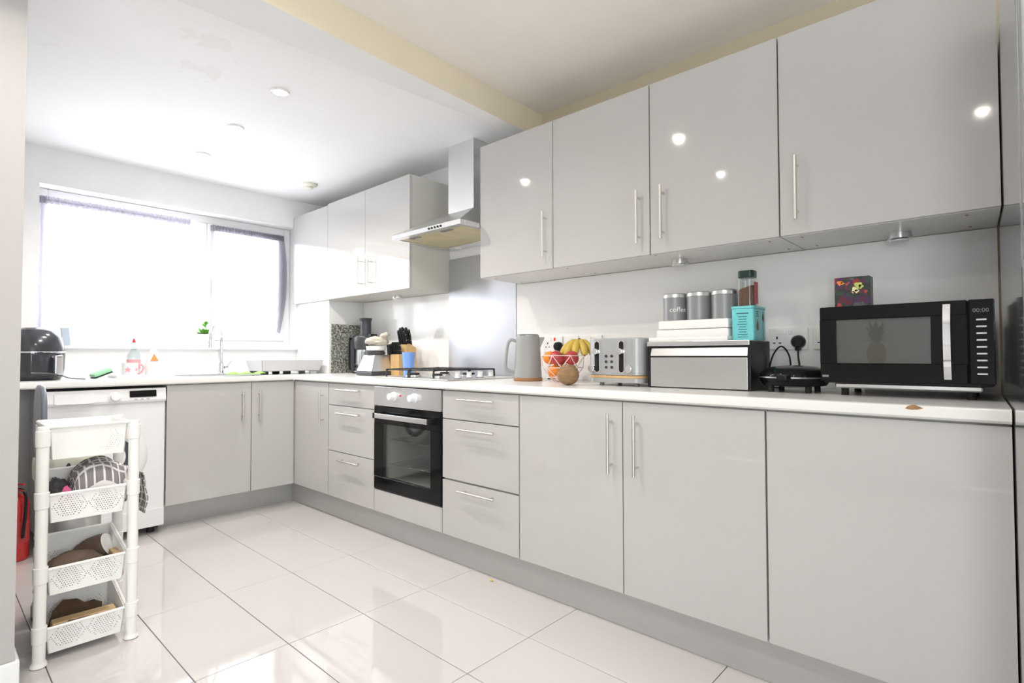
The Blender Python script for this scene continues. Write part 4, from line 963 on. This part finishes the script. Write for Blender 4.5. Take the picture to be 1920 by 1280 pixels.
for x in (3.022, 3.050):
    for z in (1.038, 1.014, .990): MB().cyl((x, TY - .0003, z), (x, TY - .003, z), .0062, n=14).cyl((x, TY - .003, z), (x, TY - .0036, z), .0035, n=10).build('button', 'charcoal_plastic', t)
for x in (2.952, 3.136): MB().lathe([(.016, 0), (.016, .014), (.013, .017), (0, .017)], n=22, M=Matrix.Translation((x, TY - .0003, .985)) @ Matrix.Rotation(PI / 2, 4, 'X')).build('browning_knob', 'steel_light', t)
for k in range(4): MB().box(TX0 + .045 + .052 * k, TX0 + .065 + .052 * k, TY + .05, TY + .21, ZM + .2052, ZM + .2062).build('bread_slot', 'rubber_black', t)

# ------------------------------------------------------------------ bread bin and what stands on it
X0, X1, Y0, Y1, Z0, Z1 = 3.205, 3.617, -.360, -.145, ZM, 1.097
t = thing('bread_bin', 'stainless drop-front bread bin with black ends right of the toaster', 'bread bin', ((X0 + X1) / 2, (Y0 + Y1) / 2, ZM))
for x in (X0, X1 - .012): MB().box(x, x + .012, Y0, Y1, Z0, Z1 - .002, .003, 2).build('end_panel', 'black_plastic', t)
MB().box(X0 + .0125, X1 - .0125, Y0 + .012, Y1, Z0 + .002, Z1 - .022).build('inner_box', 'black_plastic', t)
MB().box(X0 + .0125, X1 - .0125, Y0 + .002, Y0 + .0115, Z0 + .004, Z0 + .122, .002, 2).build('drop_front', 'steel', t)
MB().prism([(Y0 + .001, Z0 + .128), (Y0 + .0115, Z0 + .128), (Y0 + .020, Z0 + .160), (Y0 + .010, Z0 + .160)], 'x', X0 + .0125, X1 - .0125, .001).build('front_lip', 'steel', t)
MB().box(X0 + .0125, X1 - .0125, Y0 + .004, Y0 + .0105, Z0 + .1222, Z0 + .1278, .0005).build('seam_bar', 'black_plastic', t)
MB().box(X0 - .002, X1 - .004, Y0 - .001, Y1, Z1 - .0195, Z1, .003, 2).build('top_panel', 'steel_light', t)
t = thing('baking_sheet', 'flat white plastic tray lying on top of the bread bin', 'tray', (3.33, -.25, Z1 + .0004))
MB().box(-.125, .20, -.100, .101, 0, .004, .001).box(-.125, .20, -.100, -.094, .004, .016, .002).box(-.125, -.119, -.094, .101, .004, .016, .002).box(.194, .20, -.094, .101, .004, .016, .002).box(-.119, .194, .095, .101, .004, .016, .002).build('sheet', 'white_plastic', t, local=True)
t = thing('storage_box', 'white lidded plastic box on the bread bin carrying the three canisters', 'box', (3.363, -.243, Z1 + .0048))
MB().box(-.140, .160, -.076, .076, 0, .044, .008, 2).build('tub', 'white_plastic', t, local=True)
MB().box(-.130, .160, -.076, .076, .0443, .0805, .006, 2).build('lid', 'white_plastic', t, local=True)
ZCAN = Z1 + .0048 + .0808
def canister(x, y, lab, word):
    t = thing('canister', lab, 'canister', (x, y, ZCAN), group='grey storage canisters')
    MB().lathe([(.047, 0), (.049, .002), (.049, .098), (0, .098)], n=40).build('can', 'canister_grey', t, local=True)
    MB().lathe([(.0505, .0982), (.0505, .112), (.047, .1165), (0, .1165)], n=40).build('lid', 'steel', t, local=True)
    if word:
        a0 = math.radians(-50)
        text(word, .030, lambda u, v, d: ((.0493 + d) * math.cos(a0 + u / .049), (.0493 + d) * math.sin(a0 + u / .049), .038 + v)).build('lettering', 'print_white', t, local=True, ang=180)
canister(3.268, -.232, 'grey metal canister lettered coffee, leftmost of three', 'coffee')
canister(3.373, -.232, 'plain-looking grey metal canister between two others on the white box', None)
canister(3.476, -.232, 'grey metal canister of three nearest to the teal tin', None)
t = thing('drink_tin', 'teal square tin with printed lines standing on the bread bin', 'tin', (3.572, -.245, Z1 + .0004))
MB().prism(rrect(.084, .130, .010, 4), 'z', 0, .118, .002).build('tin_body', 'teal_tin', t, local=True)
MB().prism(rrect(.088, .134, .011, 4), 'z', .1182, .128, .003).build('lid', 'teal_tin', t, local=True)
pr = MB(); R = random.Random(8)
for k in range(10):
    w = (.022 if k == 0 else R.uniform(.012, .019)); z = .100 - .0095 * k - (.003 if k else 0); h = .0022 if k == 0 else .0013
    x = -w
    while x < w:
        L = R.uniform(.002, .005); pr.box(x, min(x + L, w), -.0656, -.0651, z - h, z + h); x += L + .0009
pr.build('printed_lines', 'print_dark', t, local=True)
D = [(0, .078), (.006, .068), (.013, .054), (.014, .044), (.008, .036), (-.002, .036), (-.011, .043), (-.011, .054), (-.005, .067)]
MB().prism([(y - .030, z) for y, z in D], 'x', .0421, .0426).build('printed_drop', 'print_brown', t, local=True)
MB().prism([(y * .8 + .032, z * .9 + .040) for y, z in D], 'x', .0421, .0426).box(.0421, .0426, .0305, .0335, .008, .108).build('printed_bean', 'print_brown', t, local=True)
ln = MB()
for z, w in ((.106, .02), (.098, .016), (.090, .02)): ln.box(.0421, .0425, -.030 - w * .7, -.030 + w * .7, z - .0016, z + .0016)
ln.build('printed_words', 'print_dark', t, local=True)
t = thing('coffee_jar', 'glass jar of brown coffee with a dark green lid on the teal tin', 'jar', (3.566, -.235, Z1 + .1288))
J = rrect(.062, .062, .016, 4)
jb = MB().prism(J, 'z', 0, .112, .004); jb.build('glass', 'jar_glass', t, local=True)
m = bmesh.new(); I = rrect(.054, .054, .013, 4); n = len(I)
lo = [m.verts.new((x, y, .004)) for x, y in I]; hi = [m.verts.new((x, y, .076 + .32 * x + .003 * math.sin(y * 90))) for x, y in I]
m.faces.new(lo[::-1]); m.faces.new(hi)
for i in range(n): m.faces.new((lo[i], lo[(i + 1) % n], hi[(i + 1) % n], hi[i]))
MB().bm(m).build('coffee_granules', 'coffee', t, local=True)
MB().prism(rrect(.060, .060, .017, 4), 'z', .1123, .140, .004).build('lid', 'dark_green', t, local=True)
MB().box(.0312, .0316, -.022, .022, .012, .095).build('jar_label', 'red_label', t, local=True)

# ------------------------------------------------------------------ hotplate, microwave, tea carton
HX, HY = 3.7365, -.270
GS = Matrix.Diagonal((.92, .92, 1, 1))
t = thing('electric_grill', 'round black glossy electric grill between the bread bin and microwave', 'grill', (HX, HY, ZM))
MB().lathe([(.085, .020), (.110, .024), (.122, .040), (.124, .052), (0, .052)], n=48, M=GS).build('lower_shell', 'black_gloss', t, local=True)
MB().lathe([(.124, .0525), (.122, .066), (.108, .080), (.075, .090), (.03, .094), (0, .094)], n=48, M=GS).build('upper_shell', 'black_gloss', t, local=True)
MB().lathe([(.126, .050), (.1265, .051), (.1265, .054), (.126, .055)], n=48, close=True, M=GS).build('chrome_trim', 'steel_dark_mark', t, local=True)
MB().prism([(-.022, -.118), (.022, -.118), (.016, -.150), (-.016, -.150)], 'z', .046, .064, .004).build('handle', 'black_plastic', t, local=True)
for a in (45, 135, 225, 315):
    a = math.radians(a); MB().cyl((.085 * math.cos(a), .085 * math.sin(a), 0), (.085 * math.cos(a), .085 * math.sin(a), .024), .010, n=12).build('foot', 'rubber_black', t, local=True)
MB().tube(smooth([(-.04, .110, .070), (-.055, .14, .13), (-.085, .150, .165), (-.107, .120, .130), (-.113, .085, .06), (-.108, .09, .012), (-.08, .12, .0045)], 6), .0032, 8).build('cable', 'black_plastic', t, local=True)
MX0, MX1, MF, MZ0, MZ1 = 3.850, 4.279, -.400, .957, 1.196
t = thing('microwave', 'black microwave oven with a chrome bowed handle at the right end', 'microwave', (4.05, -.25, ZM))
MB().box(MX0 + .004, MX1 - .004, MF + .024, -.075, MZ0 - .006, MZ1 - .001, .004, 2).build('body', 'black_plastic', t)
XS = 4.222; WX0, WX1, WZA, WZB = 3.897, 4.138, 1.015, 1.153
dr = MB().box(MX0, XS - .001, MF, MF + .0235, MZ0, WZA, .003).box(MX0, XS - .001, MF, MF + .0235, WZB, MZ1, .003).box(MX0, WX0, MF, MF + .0235, WZA - .002, WZB + .002, .001).box(WX1, XS - .001, MF, MF + .0235, WZA - .002, WZB + .002, .001)
dr = dr.build('door', 'black_gloss', t)
MB().box(WX0, WX1, MF + .0008, MF + .004, WZA, WZB).build('door_window', 'mw_pane', dr)
mat('mesh_screen', (0.16, 0.16, 0.155), 0.5)  # grey lifted to stand for the room mirrored in the door glass
MB().box(WX0, WX1, MF + .010, MF + .012, WZA, WZB).build('mesh_screen', 'mesh_screen', dr)
hp = [(4.176, MF - .006, .970), (4.176, MF - .020, 1.010), (4.176, MF - .026, 1.078), (4.176, MF - .020, 1.145), (4.176, MF - .006, 1.186)]
hh = MB(); sp = smooth(hp, 6)
vs = []; 
for p in sp:
    w = .0085
    vs += [(p.x - w, p.y, p.z), (p.x + w, p.y, p.z), (p.x + w, p.y + .006, p.z), (p.x - w, p.y + .006, p.z)]
fs = [(i * 4 + k, i * 4 + (k + 1) % 4, i * 4 + 4 + (k + 1) % 4, i * 4 + 4 + k) for i in range(len(sp) - 1) for k in range(4)] + [(3, 2, 1, 0), tuple(range(len(vs) - 4, len(vs)))]
hh.add(vs, fs).build('handle', 'chrome', dr)
MB().box(XS + .001, MX1, MF, MF + .0235, MZ0, MZ1, .003).build('control_panel', 'black_gloss', t)
for k in range(9):
    z = 1.139 - .0190 * k; MB().box(4.240, 4.262, MF - .0016, MF - .0002, z - .0022, z + .0022, .0006).build('button', 'print_white', t)
text('00:00', .016, lambda u, v, d: (4.250 + u, MF - .0006 - d, 1.160 + v)).build('display_digits', 'steel_dark_mark', t, ang=180)
MB().box(3.856, 3.874, MF - .0012, MF - .0002, .970, .977, .0004).build('badge', 'steel_dark_mark', t)
MB().box(MX0 + .03, MX1 - .03, MF + .05, -.09, MZ0 - .024, MZ0 - .0063, .004).build('underside_pan', 'steel', t)
for x in (MX0 + .055, MX1 - .055):
    for y in (MF + .075, -.12): MB().cyl((x, y, ZM), (x, y, MZ0 - .0243), .011, n=14).build('foot', 'rubber_black', t)
t = thing('tea_carton', 'small dark carton with a floral fruit print on top of the microwave', 'carton', (3.918, -.235, MZ1 - .0006))
MB().box(-.052, .052, -.028, .028, 0, .110, .002, 1).build('carton', 'floral_print', t, local=True)
def petals(pts, m, nm):
    for (x, z, r, s) in pts:
        MB().add([(x + r * (1 + .25 * math.sin(3 * a + s)) * math.cos(a), -.0287, z + r * (1 + .25 * math.sin(3 * a + s)) * math.sin(a)) for a in [k * PI / 6 for k in range(12)]] + [(x, -.0281, z)], [tuple(range(12))[::-1]] + [(k, (k + 1) % 12, 12) for k in range(12)]).build(nm, m, t, local=True)
mat('print_lime', (0.55, 0.60, 0.16), 0.5); mat('print_cream', (0.80, 0.74, 0.42), 0.5)
petals(((.018, .080, .011, 0), (.026, .075, .007, 1)), 'print_lime', 'printed_leaf')
petals(((.008, .066, .009, 2), (.014, .060, .006, 1), (.003, .058, .004, 0)), 'print_cream', 'printed_blossom')
petals(((-.036, .092, .008, 0), (-.028, .090, .005, 2)), 'orange_print', 'printed_berry')
petals(((-.015, .086, .004, 0), (-.009, .090, .003, 1), (-.038, .016, .007, 2), (.040, .058, .005, 1)), 'red_label', 'printed_petal')

# ------------------------------------------------------------------ trolley in the left foreground
TXF, TXB, TYL, TYR = 1.885, 1.625, -2.100, -1.840
YC = (TYL + TYR) / 2
t = thing('storage_trolley', 'white plastic four-tier vegetable trolley standing before the washing machine', 'trolley', ((TXF + TXB) / 2, YC, 0))
tr = t
for x in (TXF, TXB):
    for y in ((TYL, TYR) if x == TXF else (TYL + .030, TYR + .006)):
        p = MB().lathe([(.020, .0005), (.024, .004), (.022, .014), (.0175, .022), (.0175, .795), (.015, .803), (0, .804)], n=22, c=(x, y, 0))
        p = p.build('post', 'white_plastic', t)
        for z in (.115, .313, .563, .770): MB().lathe([(.0176, z - .036), (.0200, z - .034), (.0210, z + .018), (.0176, z + .020)], n=22, c=(x, y, 0), close=True).build('collar', 'white_plastic', p)
def basket(z0, h, hb, lat=True):
    """open tier: front panel of height h, back panel of height hb, sloping sides"""
    yo = .112; xf = .120; xb = -.120; th = .003
    b = MB()
    b.box(xb + .010, xf - .010, -yo + .008, yo - .008, 0, .003)
    def quad(a, bq, c, d, off):
        off = Vector(off); V = [Vector(v) for v in (a, bq, c, d)]
        b.add(V + [v + off for v in V], [(0, 1, 2, 3), (7, 6, 5, 4), (0, 4, 5, 1), (1, 5, 6, 2), (2, 6, 7, 3), (3, 7, 4, 0)])
    quad((xf - .010, -yo + .008, 0), (xf - .010, yo - .008, 0), (xf, yo, h), (xf, -yo, h), (-th, 0, 0))
    quad((xb + .010, -yo + .008, 0), (xb + .010, yo - .008, 0), (xb, yo, hb), (xb, -yo, hb), (th, 0, 0))
    for s in (-1, 1): quad((xb + .010, s * (yo - .008), 0), (xf - .010, s * (yo - .008), 0), (xf, s * yo, h), (xb, s * yo, hb), (0, -s * th, 0))
    o = b.build('basket', 'lattice_plastic', None, ang=20); o.parent = tr; o.location = (0, 0, z0)
    r = MB(); P = [(xf + .004, -yo - .004, h), (xf + .004, yo + .004, h), (xb - .004, yo + .004, hb), (xb - .004, -yo - .004, hb)]
    for k in range(4): r.tube([P[k], P[(k + 1) % 4]], .0052, 8)
    r.build('rim', 'white_plastic', o, local=True)
    return o
basket(.685, .113, .113); basket(.469, .098, .145); basket(.222, .094, .150); basket(.026, .090, .150)
# towel over the second tier
def drape(prof, x0, x1, nm, m, lab, cat, seed, amp):
    pts = smooth([(0, y, z) for y, z in prof], 7); n = len(pts); k = 22; vs = []; uvs = []; s = 0; S_ = [0]
    for i in range(1, n): s += (pts[i] - pts[i - 1]).length; S_.append(s)
    for i in range(n):
        for j in range(k + 1):
            v = j / k; x = x0 + (x1 - x0) * v; edge = 4 * v * (1 - v)
            w = noise.noise(Vector((S_[i] * 11, v * 3, seed))) * amp + noise.noise(Vector((S_[i] * 28, v * 7, seed + 5))) * amp * .4
            f = max(0.0, (v - .62) / .38); bk = max(0.0, (.22 - v) / .22)
            drop = ((pts[i].z - .500) * (1 - math.sqrt(max(0, 1 - f ** 2.2))) + (pts[i].z - .56) * bk ** 2 * .7) if pts[i].y < -1.845 else 0
            vs.append((x + w * .5, pts[i].y + (w if pts[i].y > -1.85 else 0), max(pts[i].z + (w if pts[i].y < -1.85 else 0) - drop, .475 if pts[i].y < -1.835 else .3))); uvs.append((S_[i] / .3, v * (x1 - x0) / .3))
    fs = [(i * (k + 1) + j, i * (k + 1) + j + 1, (i + 1) * (k + 1) + j + 1, (i + 1) * (k + 1) + j) for i in range(n - 1) for j in range(k)]
    me = bpy.data.meshes.new(nm); me.from_pydata(vs, [], fs); me.polygons.foreach_set('use_smooth', [True] * len(fs))
    ul = me.uv_layers.new(name='UVMap')
    for li, lp in enumerate(me.loops): ul.data[li].uv = uvs[lp.vertex_index]
    me.materials.append(MATS[m]); o = bpy.data.objects.new(nm, me); COL.objects.link(o)
    q = o.modifiers.new('thickness', 'SOLIDIFY'); q.thickness = .004; q.offset = 1
    return tag(o, lab, cat)
drape([(-2.005, .560), (-1.99, .615), (-1.965, .640), (-1.925, .652), (-1.89, .640), (-1.86, .618), (-1.825, .602), (-1.802, .590), (-1.790, .560), (-1.786, .50), (-1.792, .44)], 1.675, 1.846, 'tea_towel', 'check_towel', 'grey and white checked tea towel hanging over the second trolley tier', 'tea towel', 3.0, .018)
t = thing('scarf', 'dark speckled woolly cloth in the left of the second trolley tier', 'cloth', (1.740, -2.040, .4725))
mb = MB().blob((0, 0, .062), (.070, .036, .062), .35, 3.5, 26, 18, seed=6); mb.v = [(x, y, max(z, 0)) for x, y, z in mb.v]; mb.build('folds', 'dark_wool', t, local=True, ang=180)
t = thing('pink_cloth', 'small pink cloth beside the dark woolly cloth in the second tier', 'cloth', (1.848, -2.030, .4725))
mb = MB().blob((0, 0, .052), (.014, .020, .058), .2, 3, 20, 14, seed=1); mb.v = [(x, y, max(z, 0)) for x, y, z in mb.v]; mb.build('folds', 'pink_cloth', t, local=True, ang=180)
# yams in the third tier
t = thing('yam', 'whole dark brown yam lying in the third trolley tier', 'vegetable', (1.800, -2.000, .2255))
MB().blob((0, 0, .058), (.055, .085, .0575), .12, 2.2, 32, 20, seed=2).build('skin', 'yam_skin', t, local=True, ang=180)
t = thing('yam', 'cut yam with a white face behind the whole yam in the third trolley tier', 'vegetable', (1.695, -1.905, .2255))
M = Matrix.Translation((0, -.012, .068)) @ Matrix.Rotation(.35, 4, 'X') @ Matrix.Rotation(-.5, 4, 'Z') @ Matrix.Rotation(math.radians(-82), 4, 'X')
MB().lathe([(0, -.075), (.030, -.068), (.050, -.045), (.056, -.01), (.052, .030), (.046, .048)], n=30, M=M).build('skin', 'yam_skin', t, local=True, ang=60)
MB().lathe([(.0455, .0483), (.044, .052), (0, .053)], n=30, M=M).build('cut_face', 'yam_flesh', t, local=True)
t = thing('wood_chunk', 'pale wooden offcut standing at the right end of the third trolley tier', 'wood', (1.79, -1.872, .2255))
MB().box(-.040, .060, -.014, .014, .001, .082, .002).build('board', 'wood_bare', t, local=True)
# bottom tier
t = thing('wooden_block', 'pale wooden beam lying across the bottom trolley tier', 'wood', (1.800, -1.965, .0295))
MB().box(-.026, .026, -.092, .092, .0005, .076, .003, M=Matrix.Rotation(-.03, 4, 'Z')).build('beam', 'wood_bare', t, local=True)
t = thing('cardboard_scrap', 'torn brown cardboard standing behind the wooden beam in the bottom tier', 'cardboard', (1.735, -1.985, .0295))
MB().prism([(-.085, .0005), (.085, .0005), (.086, .075), (.060, .092), (.035, .088), (.012, .110), (-.030, .118), (-.060, .085)], 'x', -.003, .003, M=Matrix.Rotation(-.12, 4, 'Y')).build('sheet', 'soil', t, local=True)
t = thing('dried_root', 'dark shrivelled root in front of the wooden beam in the bottom tier', 'vegetable', (1.847, -1.975, .0295))
MB().blob((0, 0, .041), (.0145, .085, .041), .3, 3, 24, 14, seed=8).build('skin', 'yam_skin', t, local=True, ang=180)

# ------------------------------------------------------------------ pedal bin and fire extinguisher behind the trolley
BXc, BYc = 1.440, -1.960
t = thing('pedal_bin', 'steel pedal bin with its grey lid open behind the white trolley', 'bin', (BXc, BYc, 0)); t.scale = (.9, .9, 1)
MB().lathe([(.122, .0005), (.126, .006), (.126, .050), (.121, .056), (0, .056)], n=44).build('base_ring', 'black_plastic', t, local=True)
MB().lathe([(.118, .0565), (.118, .610), (.112, .612), (.110, .605), (.108, .10), (0, .098)], n=48).build('drum', 'steel', t, local=True)
MB().lathe([(.1185, .600), (.124, .606), (.124, .632), (.116, .636), (.112, .628), (.112, .614)], n=44).build('collar', 'charcoal_plastic', t, local=True)
vs = []; n = 60
for i in range(n):
    a = 2 * PI * i / n; w = .004 * math.sin(7 * a) + .004 * noise.noise(Vector((math.cos(a) * 3, math.sin(a) * 3, 1)))
    for r, z in ((.1265 + w, .560 + .02 * noise.noise(Vector((math.cos(a) * 2, math.sin(a) * 2, 5)))), (.1275 + w, .61), (.127 + w * .5, .638), (.116, .641), (.109, .62), (.104, .50), (.095, .30)): vs.append((r * math.cos(a), r * math.sin(a), z))
fs = [(i * 7 + k, ((i + 1) % n) * 7 + k, ((i + 1) % n) * 7 + k + 1, i * 7 + k + 1) for i in range(n) for k in range(6)]
MB().add(vs, fs).build('bin_liner', 'bin_bag', t, local=True, ang=180)
MB().prism(rrect(.235, .285, .10, 8, 0, .785), 'y', -.118, -.096, .008, 3).build('lid', 'bin_lid_grey', t, local=True)
MB().box(-.03, .03, -.122, -.098, .625, .66, .004).build('hinge', 'charcoal_plastic', t, local=True)
MB().prism([(.118, -.03), (.165, -.022), (.165, .022), (.118, .03)], 'z', .006, .016, .003).build('pedal', 'black_plastic', t, local=True)
t = thing('fire_extinguisher', 'red fire extinguisher on the floor left of the washing machine', 'fire extinguisher', (.520, -2.045, 0))
MB().lathe([(.060, .0005), (.064, .006), (.064, .275), (.058, .305), (.035, .330), (.018, .338), (.018, .350), (0, .350)], n=36).build('cylinder', 'red_paint', t, local=True)
MB().lathe([(.0185, .3505), (.0185, .372), (.010, .378), (0, .378)], n=18).build('valve', 'nickel', t, local=True)
MB().tube(smooth([(0, 0, .376), (.03, .012, .388), (.085, .030, .392)], 4), .005, 8).tube(smooth([(.0, 0, .360), (.03, .012, .362), (.08, .028, .360)], 4), .004, 8).build('lever', 'red_paint', t, local=True)
MB().tube(smooth([(.018, .010, .362), (.055, .035, .350), (.072, .040, .28), (.070, .030, .12)], 5), .007, 8).build('hose', 'black_plastic', t, local=True)
MB().lathe([(.0643, .09), (.0648, .091), (.0648, .20), (.0643, .201)], n=36, close=True).build('label_band', 'red_label', t, local=True)
# crumb
o = MB().blob((0, 0, .004), (.009, .006, .004), .3, 3, 10, 8, seed=3).build('crumb', 'yellow_crumb'); o.location = (2.52, -.585, .0005)
tag(o, 'tiny yellow crumb on the floor tiles near the grey kickboard', 'crumb')
# ------------------------------------------------------------------ behind the camera, mirrored in the microwave door
t = thing('sideboard', 'white sideboard against the near wall behind the camera', 'sideboard', (3.45, -4.17, 0))
MB().box(2.85, 4.05, -4.38, -3.97, .06, .895, .003).build('body', 'carcass_white', t)
MB().box(2.83, 4.07, -4.39, -3.94, .8952, .925, .004, 2).build('top', 'worktop_white', t)
MB().box(2.88, 4.02, -4.36, -4.00, 0, .0598).build('base', 'plinth_grey', t)
for x in (2.852, 3.252, 3.652):
    d = MB().box(x, x + .396, -3.9698, -3.955, .07, .885, .002).build('door', 'carcass_white', t)
    MB().cyl((x + .35, -3.945, .70), (x + .35, -3.945, .82), .006, n=10).box(x + .346, x + .354, -3.955, -3.945, .715, .725).box(x + .346, x + .354, -3.955, -3.945, .795, .805).build('handle', 'nickel', d)
t = thing('pineapple', 'whole pineapple with a leafy crown mirrored in the microwave door', 'fruit', (3.445, -4.12, .930))
MB().blob((0, 0, .115), (.072, .072, .1148), .03, 9, 26, 20, seed=3, fn=lambda d: 1 + .035 * math.cos(9 * math.atan2(d.y, d.x) + 12 * d.z) * math.cos(9 * math.atan2(d.y, d.x) - 12 * d.z)).build('fruit_body', 'pineapple_skin', t, local=True, ang=180)
R = random.Random(12)
for k in range(34):
    a = k * 2.4; s = k / 33; el = .5 + 2.6 * s; L = .12 + .08 * s
    v, f = leaf((.018 * math.cos(a), .018 * math.sin(a), .222 + .03 * s), (math.cos(a), math.sin(a), el), L, .030, .55 * (1 - s) + .1)
    MB().add(v, f).build('leaf', 'dark_green', t, local=True, ang=180)
